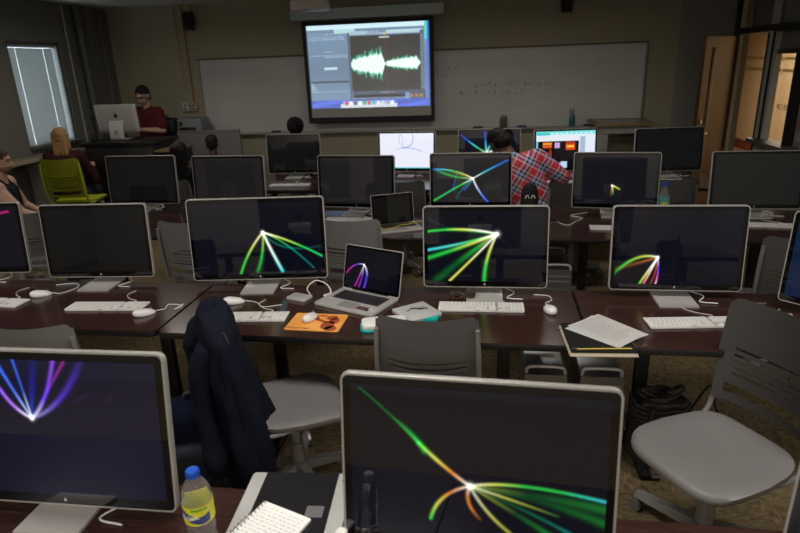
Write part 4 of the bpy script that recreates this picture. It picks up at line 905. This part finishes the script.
# ------------------------------------------------------------------ things on the front desk
t = thing('soda_bottle', 'clear soda bottle with blue cap and yellow label between the front monitors', 'bottle', (-.755, 1.20, .7405)); t.scale = (1.13, 1.13, .98)
PET = mat('clear_plastic', (.93, .95, .95), .04, trans=.92, var=0, ior=1.2)
bm = BM(); lathe(bm, [(.022, .001), (.032, .004), (.0335, .02), (.031, .03), (.0335, .04), (.0325, .06), (.0345, .07), (.0345, .143), (.0335, .148), (.034, .16), (.031, .178), (.022, .198), (.0135, .212), (.0125, .222)], n=32); obj('bottle', bm, PET, t)
bm = BM(); lathe(bm, [(.0150, .216), (.0155, .218), (.0155, .232), (.0135, .236), (.001, .237)], n=28)
for k in range(28):
    a = 2*PI*k/28; box(bm, (.0156*cos(a), .0156*sin(a), .224), (.0012, .0012, .014), rot=Matrix.Rotation(a, 3, 'Z'))
obj('cap', bm, mat('blue_cap', (.01, .09, .55), .35), t)
def band(bm, r, z0, z1, a0=0, a1=2*PI, n=40, wave=None):
    rr = []
    for k in range(n+1):
        a = a0+(a1-a0)*k/n; w = wave(k/n) if wave else (z0, z1); rr.append((a, w[0], w[1]))
    vs = [[bm.verts.new((q*cos(a), q*sin(a), z)) for q, z in ((r, l), (r, h), (r-.0004, h), (r-.0004, l))] for a, l, h in rr]
    for p, q in zip(vs, vs[1:]):
        for i in range(4): bm.faces.new((p[i], q[i], q[(i+1) % 4], p[(i+1) % 4]))
bm = BM(); band(bm, .0352, .085, .142); obj('label_band', bm, mat('label_yellow', (.72, .68, .02), .4), t)
bm = BM(); band(bm, .0356, 0, 0, rad(-160), rad(-20), 30, wave=lambda f: (.094+.006*sin(f*6), .122+.010*sin(f*5+1))); obj('label_blue', bm, mat('label_blue', (.03, .05, .22), .4), t)
bm = BM(); band(bm, .0359, 0, 0, rad(-120), rad(-35), 24, wave=lambda f: (.097+.022*f, .103+.024*f)); obj('label_swoosh', bm, MATS['label_yellow'], t)
bm = BM(); band(bm, .0358, .131, .137, rad(-90), rad(-30), 14); obj('label_green', bm, mat('label_green', (.08, .35, .05), .4), t)
lt = text_mesh('label_writing', 'Brisk', .024, mat('label_white', (.8, .8, .85), .4), t, (0, 0, 0), (0, 0, 0), .0002)
for v in lt.data.vertices:
    a = rad(-100)+v.co.x/.0362; zz = .111+v.co.y+v.co.x*.15; r = .0362+v.co.z; v.co = (r*cos(a), r*sin(a), zz)
t = thing('water_bottle', 'clear water bottle whose white cap just shows at the bottom edge', 'bottle', (-.338, 1.10, .7405))
bm = BM(); lathe(bm, [(.022, .001), (.030, .004), (.031, .06), (.029, .07), (.031, .08), (.030, .11), (.024, .128), (.0125, .142), (.0125, .15)], n=28); obj('bottle', bm, PET, t)
bm = BM(); lathe(bm, [(.0145, .146), (.0148, .148), (.0148, .163), (.012, .166), (.001, .1665)], n=28); obj('cap', bm, WHITEP, t)
t = thing('graphics_tablet', 'silver-sided black graphics tablet under the spiral notebook on the front desk', 'tablet', (-.545, 1.28, .7405), rad(4))
bm = BM(); plate(bm, .315, .40, .014, 0, .020, edge=.004); obj('silver_body', bm, mat('tablet_silver', (.55, .55, .54), .35, .3), t)
bm = BM(); plate(bm, .225, .394, .003, .019, .0215); obj('black_surface', bm, mat('tablet_black', (.012, .012, .014), .22, bump=.08, bscale=200), t)
bm = BM(); box(bm, (.136, .165, .0205), (.018, .012, .002)); obj('logo_plate', bm, BLACKP, t, False)
bm = BM(); plate(bm, .05, .045, .004, .0212, .0225, (.07, .03)); obj('clear_sticker', bm, mat('grey_film', (.14, .14, .15), .3), t)
t = thing('spiral_notebook', 'open white spiral notebook with pencil notes lying on the tablet', 'notebook', (-.589, 1.205, .7635), rad(-20))
bm = BM(); plate(bm, .165, .215, .004, 0, .007); obj('pages', bm, PAPER, t, False)
bm = BM(); random.seed(8)
for k in range(15):
    x = -.065
    while x < .065:
        L = random.uniform(.006, .018); box(bm, (x+L/2, .09-k*.0125, .0073), (L, .0016, .0003)); x += L+.006
obj('pencil_notes', bm, mat('pencil_mark', (.42, .42, .45), .7), t, False)
bm = BM()
for k in range(15):
    yy = .10-k*.0143; tube(bm, [(-.080+.008*cos(a), yy+.002*sin(a/2), .005+.008*sin(a)) for a in [2*PI*i/12 for i in range(13)]], .0012, 5, 0)
obj('spiral_wire', bm, mat('wire_black', (.04, .04, .04), .3, .5), t)

# small things further back
def phone(x, y, rz, lab, z=.7405):
    t = thing('mobile_phone', lab, 'phone', (x, y, z), rz)
    bm = BM(); plate(bm, .07, .13, .01, 0, .010, edge=.002); obj('body', bm, ALUD, t)
    bm = BM(); plate(bm, .06, .115, .006, .0095, .0108); obj('screen_glass', bm, GLASS, t)
phone(.46, 4.60, rad(-70), 'grey phone lying on the third-row desk beside the spark monitor')
bm = BM(); tube(bm, [(.50, 4.62, .745), (.58, 4.50, .746), (.66, 4.62, .746), (.72, 4.72, .746), (.64, 4.80, .746), (.78, 4.88, .75)], .0032, 6)
tag(obj('charging_cord', bm, CABLE), 'white cord trailing from the grey phone to the spark monitor', 'cord')
t = thing('small_bottle', 'small clear water bottle with blue cap and colourful label on the third-row desk', 'bottle', (1.36, 4.88, .7405)); t.scale = (1.1, 1.1, 1.2)
bm = BM(); lathe(bm, [(.025, .001), (.037, .004), (.037, .12), (.030, .15), (.014, .175), (.0135, .19)], n=24); obj('bottle', bm, PET, t)
bm = BM(); lathe(bm, [(.0165, .188), (.017, .19), (.017, .207), (.001, .208)], n=20); obj('cap', bm, MATS['blue_cap'], t)
bm = BM(); band(bm, .0378, .055, .115); obj('label', bm, mat('colour_label', (.10, .35, .33), .4, var=.9, scale=30), t)
bm = BM(); band(bm, .0381, .06, .085, rad(-130), rad(-60), 12); obj('label_patch', bm, mat('label_lemon', (.6, .6, .05), .4), t)
t = thing('black_pouch', 'small rounded black pouch with two white arcs in front of the plaid shirt', 'pouch', (.30, 4.60, .7405))
bm = BM(); lathe(bm, [(.05, 0), (.066, .02), (.068, .18), (.062, .25), (.045, .29), (.02, .31), (.001, .315)], n=24); obj('pouch_body', bm, mat('black_knit', (.008, .008, .008), .8, bump=.5, bscale=90), t)
for s in (-1, 1):
    bm = BM(); tube(bm, [(s*.022-.014, -.069, .205), (s*.022-.006, -.070, .225), (s*.022+.006, -.070, .225), (s*.022+.014, -.069, .205)], .0035, 6); obj('white_arc', bm, WHITEP, t)

# ------------------------------------------------------------------ furniture at the front and left
t = thing('lectern_desk', 'tall black teaching podium at the left carrying the big white-backed computer', 'podium', (-4.40, 7.12, 0))
bm = BM(); box(bm, (-.12, 0, 1.13), (.98, .62, .04), .005); obj('podium_top', bm, BLACKM, t)
bm = BM(); box(bm, (-.12, -.02, .555), (.90, .54, 1.11), .004); obj('podium_body', bm, mat('podium_black', (.010, .009, .009), .5), t)
bm = BM(); box(bm, (.46, -.02, 1.03), (.28, .50, .03), .004); obj('side_shelf', bm, mat('shelf_oak', (.17, .125, .055), .5), t)
bm = BM(); box(bm, (.56, -.02, .5), (.05, .46, 1.0), .004); box(bm, (.45, .2, .5), (.2, .03, 1.0)); obj('shelf_support', bm, BLACKM, t)
bm = BM()
for k in range(3): box(bm, (-.12, -.2925, .3+k*.28), (.82, .006, .24), .002)
obj('front_panels', bm, mat('podium_panel', (.014, .013, .012), .4), t)
# big all-in-one seen from behind
mt = monitor((-4.38, 7.12), (-4.93, 7.12), 'large all-in-one computer seen from behind with a dark fruit mark on its pale back', None, z=1.151, top=.435, w=.56, h=.35, cable=False)
for nm, x, y, s, c in (('black_camera', -4.93, 7.0, (.07, .06, .08), 0), ('black_speaker_box', -4.55, 6.98, (.08, .08, .07), 0)):
    pass
t = thing('remote_keypad', 'small black control keypad standing on the podium left of the computer', 'keypad', (-4.95, 7.02, 1.151)); bm = BM(); box(bm, (0, 0, .04), (.08, .05, .08), .01); obj('case', bm, BLACKP, t)
bm = BM()
for i in range(3):
    for j in range(3): box(bm, (-.02+i*.02, -.026, .02+j*.02), (.013, .004, .012), .001)
obj('buttons', bm, mat('btn', (.05, .05, .05), .5), t)
t = thing('storage_cabinet', 'grey cabinet behind the podium carrying the printer', 'cabinet', (-4.42, 8.27, 0))
bm = BM(); box(bm, (0, 0, .54), (.86, .5, 1.07), .005); obj('cabinet_body', bm, mat('cabinet_grey', (.14, .13, .12), .5), t)
for s in (-1, 1):
    bm = BM(); box(bm, (s*.21, -.256, .54), (.40, .014, 1.0), .004); d_ = obj('door', bm, mat('cabinet_door', (.16, .15, .14), .5), t)
    bm = BM(); cyl(bm, (s*.04, -.275, .5), (s*.04, -.275, .62), .006); obj('handle', bm, ALUD, d_)
t = thing('printer', 'grey printer with a small panel on the cabinet beside the teacher', 'printer', (-4.20, 8.22, 1.076))
PG = mat('printer_grey', (.20, .215, .225), .5)
bm = BM(); rr = [[Vector((x, y, z)) for x, y in rrect(.36*k, .32*k, .02)] for z, k in ((0, .96), (.02, 1), (.19, 1), (.23, .93), (.24, .85))]; loft(bm, rr); obj('printer_body', bm, PG, t, True, 30)
bm = BM(); box(bm, (-.02, -.165, .09), (.24, .02, .06), .004); obj('paper_tray', bm, BLACKP, t)
bm = BM(); box(bm, (-.13, -.165, .17), (.09, .015, .05), .004); obj('control_panel', bm, BLACKP, t)
bm = BM(); box(bm, (-.14, -.174, .165), (.02, .004, .02)); obj('label_spot', bm, MATS['pencil_yellow'], t, False)
t = thing('black_bag', 'rounded black bag lying on the cabinet just right of the teacher', 'bag', (-4.58, 8.22, 1.076))
bm = BM(); box(bm, (0, 0, .12), (.32, .26, .24), .08, seg=4); bmesh.ops.subdivide_edges(bm, edges=bm.edges[:], cuts=1); lump(bm, lambda c: noise.noise_vector(c*8)*.02); obj('bag_body', bm, mat('blue_black', (.010, .012, .018), .6), t, True, 80)
bm = BM(); tube(bm, [(-.08, -.1, .22), (-.05, -.13, .28), (.05, -.13, .28), (.08, -.1, .22)], .01, 8); obj('bag_handle', bm, BLACKP, t)
t = thing('partition_board', 'low pinkish-grey freestanding partition board left of the whiteboard', 'partition', (-3.84, 7.90, 0))
bm = BM(); box(bm, (0, 0, .66), (.86, .03, .98), .004); obj('panel', bm, mat('partition_fabric', (.165, .150, .155), .8, bump=.2, bscale=200), t)
bm = BM()
for c, s in (((0, 0, 1.155), (.90, .045, .025)), ((.44, 0, .6), (.025, .045, 1.1)), ((-.44, 0, .6), (.025, .045, 1.1)), ((0, 0, .165), (.9, .04, .02))): box(bm, c, s, .003)
obj('frame', bm, mat('partition_frame', (.17, .17, .175), .5), t)
for s in (-1, 1): bm = BM(); box(bm, (s*.42, -.04, .025), (.05, .2, .03), .006); obj('foot', bm, BLACKM, t)
# counter along the window wall
t = thing('side_counter', 'pale wooden counter running along the left wall below the window', 'counter', (-5.33, 5.45, 0))
bm = BM(); box(bm, (0, 0, 1.03), (.32, 4.0, .035), .004); obj('counter_top', bm, mat('counter_beech', (.27, .22, .155), .5, var=.1, scale=5), t)
for k in range(5): bm = BM(); box(bm, (.02, -1.9+k*.95, .505), (.26, .04, 1.01), .003); obj('support_panel', bm, mat('support_white', (.24, .23, .215), .6), t)
t = thing('radiator', 'grey ribbed radiator under the counter beneath the window', 'radiator', (-5.36, 6.95, 0))
bm = BM(); box(bm, (0, 0, .45), (.12, .8, .62), .01); obj('radiator_body', bm, mat('radiator_grey', (.16, .16, .155), .5), t)
bm = BM()
for k in range(20): box(bm, (.064, -.38+k*.04, .45), (.012, .018, .54))
obj('ribs', bm, MATS['radiator_grey'], t, False)
for s in (-1, 1): bm = BM(); box(bm, (0, s*.3, .07), (.08, .04, .14)); obj('foot', bm, BLACKM, t)
t = thing('closed_laptop', 'thin black laptop lying on the counter end near the podium', 'laptop', (-5.30, 7.30, 1.0485), rad(8))
bm = BM(); plate(bm, .26, .24, .01, 0, .02, edge=.003); obj('case', bm, BLACKP, t)
bm = BM(); plate(bm, .24, .22, .01, .0195, .0215); obj('lid', bm, BLACKM, t)
# tall picture-frame table at the right front
t = thing('tall_white_table', 'tall white-legged table with a wood-rimmed glass top beside the whiteboard end', 'table', (1.62, 8.12, 0))
TW = mat('worn_white_wood', (.30, .285, .26), .6, var=.25, scale=18); TB = mat('oak_rim', (.24, .165, .085), .5, var=.15)
bm = BM()
for c, s in (((0, -.30, 1.135), (.70, .06, .035)), ((0, .30, 1.135), (.70, .06, .035)), ((-.32, 0, 1.135), (.06, .6, .035)), ((.32, 0, 1.135), (.06, .6, .035))): box(bm, c, s, .003)
obj('wood_rim', bm, TB, t)
bm = BM(); box(bm, (0, 0, 1.136), (.60, .56, .02)); obj('glass_inset', bm, mat('grey_inset', (.21, .21, .20), .25), t, False)
bm = BM()
for c, s in (((0, -.27, 1.07), (.58, .03, .09)), ((0, .27, 1.07), (.58, .03, .09)), ((-.28, 0, 1.07), (.03, .5, .09)), ((.28, 0, 1.07), (.03, .5, .09))): box(bm, c, s)
obj('apron', bm, TW, t, False)
for sx, wdt in ((-1, .13), (1, .05)):
    for sy in (-1, 1): bm = BM(); box(bm, (sx*(.31-wdt/2), sy*.27, .51), (wdt, .05, 1.02), .004); obj('leg', bm, TW, t)

# ------------------------------------------------------------------ people
def cap(bm, a, b, ra, rb, n=14):
    """tapered capsule"""
    a, b = Vector(a), Vector(b); d = (b-a); L = max(d.length, 1e-4); q = (d/L).to_track_quat('Z', 'Y').to_matrix()
    rings = []
    for k in range(1, 5): th = PI/2*(1-k/4); rings.append((-ra*sin(th), ra*cos(th), 0))
    R = []
    for k in range(0, 5): th = PI/2*(k/4); R.append((-ra*cos(th), max(ra*sin(th), 1e-4)))
    for k in range(0, 5): th = PI/2*(k/4); R.append((L+rb*sin(th), max(rb*cos(th), 1e-4)))
    rr = [[a+q@Vector((r*cos(2*PI*i/n), r*sin(2*PI*i/n), z)) for i in range(n)] for z, r in R]
    loft(bm, rr)
SKIN = mat('skin_light', (.40, .235, .165), .5, var=.08, scale=20); SKIND = mat('skin_dark', (.10, .052, .033), .5, var=.08, scale=20)
def arm_pts(): return None
def person(label, loc, rz, skin=SKIN, hairc=(.02, .013, .010), shirt=None, shirt_name='shirt', pants=(.02, .022, .03), sit=True, seat=.45, lean=0, side=0, headrot=(0, 0), sleeves='long', arms=None, longhair=False, scale=1, glasses=False, ponytail=False, beard=False, tank=False, vox=.011, bighair=0, armr=1):
    """local frame: faces +Y, floor at z=0"""
    t = thing('person', label, 'person', loc, rz); t.scale = scale if isinstance(scale, tuple) else (scale,)*3
    hip = Vector((0, 0, seat+.12)) if sit else Vector((0, 0, .95))
    UP = Matrix.Rotation(-rad(lean), 3, 'X') @ Matrix.Rotation(rad(side), 3, 'Y')
    def u(x, y, z): return hip+UP@Vector((x, y, z))
    chest, neck, headc = u(0, 0, .33), u(0, .0, .50), None
    HR = Euler((rad(headrot[0]), 0, rad(headrot[1]))).to_matrix(); headb = neck+UP@Vector((0, .01, .05)); headc = headb+HR@(UP@Vector((0, .015, .125)))
    HM = HR@UP if lean < 25 else HR@Matrix.Rotation(-rad(lean*.5), 3, 'X') @ Matrix.Rotation(rad(side), 3, 'Y')
    def hd(x, y, z): return headc+HM@Vector((x, y, z))
    sh = {s: u(s*.185, 0, .445) for s in (-1, 1)}
    if arms is None: arms = {s: (Vector((s*.25, .10, hip.z+.20)), Vector((s*.16, .38, hip.z+.235))) for s in (-1, 1)}
    else: arms = {s: (Vector(arms[s][0]), Vector(arms[s][1])) for s in (-1, 1)}
    hj = {s: hip+Vector((s*.095, 0, -.03)) for s in (-1, 1)}
    if sit: kn = {s: Vector((s*.13, .43, seat+.06)) for s in (-1, 1)}; an = {s: Vector((s*.13, .43, .09)) for s in (-1, 1)}
    else: kn = {s: Vector((s*.10, .01, .50)) for s in (-1, 1)}; an = {s: Vector((s*.11, -.02, .09)) for s in (-1, 1)}
    def torso(bm, g):
        ball(bm, hip+Vector((0, 0, -.01)), (.165+g, .115+g, .12+g)); cap(bm, u(-.06, 0, .06), u(-.07, 0, .36), .10+g, .105+g); cap(bm, u(.06, 0, .06), u(.07, 0, .36), .10+g, .105+g)
        cap(bm, u(-.11, 0, .40), u(.11, 0, .40), .088+g, .088+g); cap(bm, u(-.13, -.005, .445), u(.13, -.005, .445), .055+g, .055+g); cap(bm, u(0, 0, .42), u(0, 0, .49), .075+g*.7, .055+g*.7)
    bm = BM(); torso(bm, 0)
    cap(bm, neck-UP@Vector((0, 0, .05)), headb+HM@Vector((0, 0, .03)), .058, .054)
    ball(bm, hd(0, -.012, .02), (.076, .096, .092), HM, 20, 14); ball(bm, hd(0, .022, -.045), (.056, .064, .066), HM, 18, 12); ball(bm, hd(0, .055, -.088), (.024, .022, .018), HM)
    cap(bm, hd(0, .086, .0), hd(0, .104, -.032), .009, .014); ball(bm, hd(0, .076, -.062), (.024, .012, .010), HM); cap(bm, hd(-.032, .078, .022), hd(.032, .078, .022), .010, .010)
    for s in (-1, 1): ball(bm, hd(s*.078, -.008, -.012), (.012, .020, .032), HM@Matrix.Rotation(s*.25, 3, 'Z'))
    for s in (-1, 1):
        el, wr = arms[s]; ball(bm, sh[s], .062*armr); cap(bm, sh[s], el, .052*armr, .040*armr); cap(bm, el, wr, .041*armr, .027)
        d = (wr-el).normalized(); up = Vector((0, 0, 1)); sd = d.cross(up).normalized()*(1 if s > 0 else -1); nu = sd.cross(d)*(1 if s > 0 else -1)
        if nu.z < 0: nu = -nu
        palm = wr+d*.05; ball(bm, palm, (.040, .048, .017), Matrix((sd, d, nu)).transposed(), 14, 10)
        inn = -sd if sd.dot(Vector((s, 0, 0))) > 0 else sd
        for k, (off, L) in enumerate(((-.030, .062), (-.010, .074), (.010, .070), (.029, .055))):
            b0 = palm+d*.038-inn*off; m1 = b0+d*L*.5+nu*.004; e1 = m1+(d*.75-nu*.65).normalized()*L*.5; cap(bm, b0, m1, .0095, .009, 8); cap(bm, m1, e1, .009, .0078, 8)
        b0 = wr+d*.025+inn*.028; m1 = b0+(inn*.7+d*.6).normalized()*.038; cap(bm, b0, m1, .012, .0105, 8); cap(bm, m1, m1+d*.03, .0105, .009, 8)
        cap(bm, hj[s], kn[s], .085, .058); cap(bm, kn[s], an[s], .058, .040)
    body = remeshed('body', bm, skin, t, vox*.8, 3)
    # clothes
    bm = BM()
    if tank:
        ball(bm, hip, (.185, .135, .13)); cap(bm, u(-.06, 0, .06), u(-.065, 0, .34), .122, .124); cap(bm, u(.06, 0, .06), u(.065, 0, .34), .122, .124); cap(bm, u(-.095, 0, .375), u(.095, 0, .375), .114, .114)
        for s in (-1, 1): cap(bm, u(s*.10, 0, .40), u(s*.088, -.005, .462), .098, .066)
    else: torso(bm, .016)
    if not tank:
        for s in (-1, 1):
            el, wr = arms[s]; ball(bm, sh[s], .076)
            if sleeves == 'long': cap(bm, sh[s], el, .068*armr, .056*armr); cap(bm, el, el.lerp(wr, .93), .056*armr, .040)
            else: cap(bm, sh[s], sh[s].lerp(el, .75), .070, .068)
    sm = shirt if isinstance(shirt, bpy.types.Material) else mat('cloth_'+shirt_name+'_%d' % int(shirt[0]*1000+shirt[2]*77), shirt, .85, spec=.15, var=.15, scale=10)
    remeshed(shirt_name, bm, sm, t, vox, 4)
    bm = BM()
    ball(bm, hip+Vector((0, 0, -.03)), (.178, .13, .11))
    for s in (-1, 1): cap(bm, hj[s], kn[s], .097, .070); cap(bm, kn[s], an[s], .070, .056)
    remeshed('trousers', bm, mat('trousers_%d' % int(pants[0]*1000), pants, .8), t, vox*1.2, 4)
    for s in (-1, 1):
        bm = BM(); cap(bm, an[s]+Vector((0, -.03, -.042)), an[s]+Vector((0, .15, -.05)), .042, .036); box(bm, an[s]+Vector((0, .06, -.08)), (.08, .27, .02), .01); obj('shoe', bm, BLACKP, t)
    # hair
    HC = mat('hair_%d' % int(hairc[0]*1000), hairc, .65, spec=.2, var=.3, scale=60, bump=.5, bscale=120)
    bm = BM(); ball(bm, hd(0, -.022, .038), (.082, .100, .088), HM, 20, 14); ball(bm, hd(0, -.045, -.01), (.078, .072, .075), HM, 18, 12)
    if bighair: ball(bm, hd(0, -.02, .04), (.085+bighair, .10+bighair, .09+bighair), HM, 20, 14)
    if longhair:
        for x in (-.05, -.02, .02, .05): cap(bm, hd(x, -.06, .03), hd(x*1.25, -.085, -.20), .042, .030)
        for s in (-1, 1): cap(bm, hd(s*.07, -.02, .02), hd(s*.085, -.03, -.13), .026, .022)
    if ponytail: cap(bm, hd(0, -.11, .02), hd(.0, -.125, -.10), .028, .014)
    ho = remeshed('hair', bm, HC, t, .008, 1)
    for v in ho.data.vertices: v.co += noise.noise_vector(v.co*45)*(.007+bighair*.25)
    if beard:
        bm = BM(); ball(bm, hd(0, .0235, -.062), (.0575, .0655, .052), HM, 18, 12); o2 = remeshed('beard', bm, mat('stubble', (.16, .09, .062), .7), t, .007, 2)
    for s in (-1, 1):
        bm = BM(); ball(bm, hd(s*.030, .080, .004), (.012, .007, .008), HM, 12, 8); obj('eye', bm, mat('eye_dark', (.03, .02, .015), .2), t)
        bm = BM(); cap(bm, hd(s*.018, .089, .020), hd(s*.044, .082, .022), .004, .003, 6); obj('eyebrow', bm, HC, t)
    bm = BM(); cap(bm, hd(-.020, .088, -.062), hd(.020, .088, -.062), .0055, .0055, 8); obj('mouth', bm, mat('lips', tuple(v*.62 for v in ((.40, .16, .12) if skin is SKIN else (.10, .05, .04))), .5), t)
    if glasses:
        bm = BM()
        for s in (-1, 1): tube(bm, [hd(s*.032+.022*cos(a), .096, .004+.015*sin(a)) for a in [2*PI*k/14 for k in range(15)]], .0022, 5, 0); tube(bm, [hd(s*.054, .094, .006), hd(s*.078, .03, .006), hd(s*.08, -.01, .0)], .0022, 5)
        tube(bm, [hd(-.01, .097, .006), hd(.01, .097, .006)], .002, 5, 0); obj('glasses', bm, BLACKM, t)
    return t

# plaid cloth: two crossed families of bands
def plaid():
    m = bpy.data.materials.new('plaid'); m.use_nodes = True; nt = m.node_tree; b = nt.nodes['Principled BSDF']; b.inputs['Roughness'].default_value = .85
    tc = nt.nodes.new('ShaderNodeTexCoord')
    mp = nt.nodes.new('ShaderNodeMapping'); mp.inputs['Rotation'].default_value = (0, rad(-33), 0); mp.inputs['Scale'].default_value = (8, 8, 8); nt.links.new(tc.outputs['Object'], mp.inputs[0])
    sp = nt.nodes.new('ShaderNodeSeparateXYZ'); nt.links.new(mp.outputs[0], sp.inputs[0])
    outs = []
    for ax in ('X', 'Z'):
        fr = nt.nodes.new('ShaderNodeMath'); fr.operation = 'FRACT'; nt.links.new(sp.outputs[ax], fr.inputs[0])
        r = nt.nodes.new('ShaderNodeValToRGB'); r.color_ramp.interpolation = 'CONSTANT'; e = r.color_ramp.elements
        st = [(0, (.55, .02, .04)), (.28, (.60, .58, .62)), (.36, (.03, .05, .14)), (.52, (.38, .46, .64)), (.64, (.03, .035, .08)), (.78, (.62, .45, .46)), (.86, (.48, .02, .035))]
        while len(e) < len(st): e.new(.5)
        for i, (p, c) in enumerate(st): e[i].position = p; e[i].color = c+(1,)
        nt.links.new(fr.outputs[0], r.inputs[0]); outs.append(r)
    mx = nt.nodes.new('ShaderNodeMixRGB'); mx.inputs[0].default_value = .5; nt.links.new(outs[0].outputs[0], mx.inputs[1]); nt.links.new(outs[1].outputs[0], mx.inputs[2]); nt.links.new(mx.outputs[0], b.inputs['Base Color'])
    return m
# teacher standing behind the podium, looking down to his right
person('person in a maroon short-sleeved shirt standing behind the podium and looking down', (-4.58, 7.74, 0), rad(158), hairc=(.012, .009, .008), shirt=(.085, .012, .016), shirt_name='maroon_shirt', sit=False, headrot=(-22, 18), sleeves='short',
       arms={-1: ((-.26, .02, 1.17), (-.12, .26, 1.20)), 1: ((.27, .0, 1.17), (.16, .26, 1.20))}, ponytail=True, glasses=True, scale=1.03)
# man in a sleeveless top at the left edge
person('person in a black sleeveless top seated at the left edge, seen in profile', (-4.38, 4.78, 0), rad(-62), skin=mat('skin_tan', (.46, .27, .19), .5, var=.08, scale=20), hairc=(.06, .03, .016), shirt=(.010, .010, .014), shirt_name='sleeveless_top', pants=(.03, .03, .04), tank=True, beard=True, headrot=(-4, -8), scale=1.0, armr=1.3,
       arms={-1: ((-.25, .08, .78), (-.12, .30, .68)), 1: ((.27, .17, .80), (.22, .42, .70))})
person('person with long blonde hair seated in the lime green chair, seen from behind', (-4.88, 6.32, .02), rad(12), hairc=(.30, .165, .07), shirt=(.035, .010, .012), shirt_name='dark_top', longhair=True, seat=.56, scale=.93, arms={-1: ((-.25, .12, .80), (-.12, .34, .92)), 1: ((.27, .12, .80), (.16, .36, .92))})
person('person in a red and blue plaid shirt leaning over the back-row desk', (.40, 5.62, 0), rad(10), skin=SKIND, hairc=(.010, .007, .006), shirt=plaid(), shirt_name='plaid_shirt', lean=24, side=-16, headrot=(-14, 14), scale=(1.28, 1.1, 1.05), armr=1.15,
       arms={-1: ((-.34, .22, .72), (-.28, .42, .69)), 1: ((.235, .10, .83), (.20, .30, .70))})
person('person with short black hair hidden behind the back-row black monitor', (-2.44, 7.42, 0), 0, bighair=.022, hairc=(.011, .008, .007), shirt=(.02, .02, .03), shirt_name='dark_sweater', scale=.97, arms={-1: ((-.25, .10, .78), (-.20, .30, .68)), 1: ((.25, .10, .78), (.20, .30, .68))})
person('person with short dark hair seated before the partition board', (-3.38, 7.0, 0), rad(0), skin=SKIND, hairc=(.013, .010, .009), shirt=(.015, .015, .017), shirt_name='black_sweater', scale=.88)
person('person in black with long dark hair seated beside the podium', (-3.16, 5.78, 0), rad(-10), skin=SKIND, hairc=(.009, .007, .007), shirt=(.008, .008, .009), shirt_name='black_jacket', longhair=True, scale=.93)

GROUPS = {'computer_monitor': 'computer monitors on the desks', 'swivel_chair': 'louvred swivel chairs', 'computer_desk': 'rows of dark computer desks', 'keyboard': 'white keyboards', 'computer_mouse': 'white mice',
          'ceiling_light': 'recessed ceiling lights', 'computer_tower': 'silver computer towers under the desks', 'board_eraser': 'erasers on the whiteboard tray', 'wall_speaker': 'black wall speakers', 'wall_pipe': 'vertical pipes in the left corner',
          'wall_conduit': 'conduits above the outlets', 'outlet_box': 'outlet boxes on the front wall', 'wall_poster': 'small notices by the sidelight', 'loose_sheet': 'loose sheets on the black notebook', 'power_cable': 'black cables under the right desk'}
for o in list(S.objects):
    if o.parent is None and 'label' in o and o.name.split('.')[0] in GROUPS: o['group'] = GROUPS[o.name.split('.')[0]]
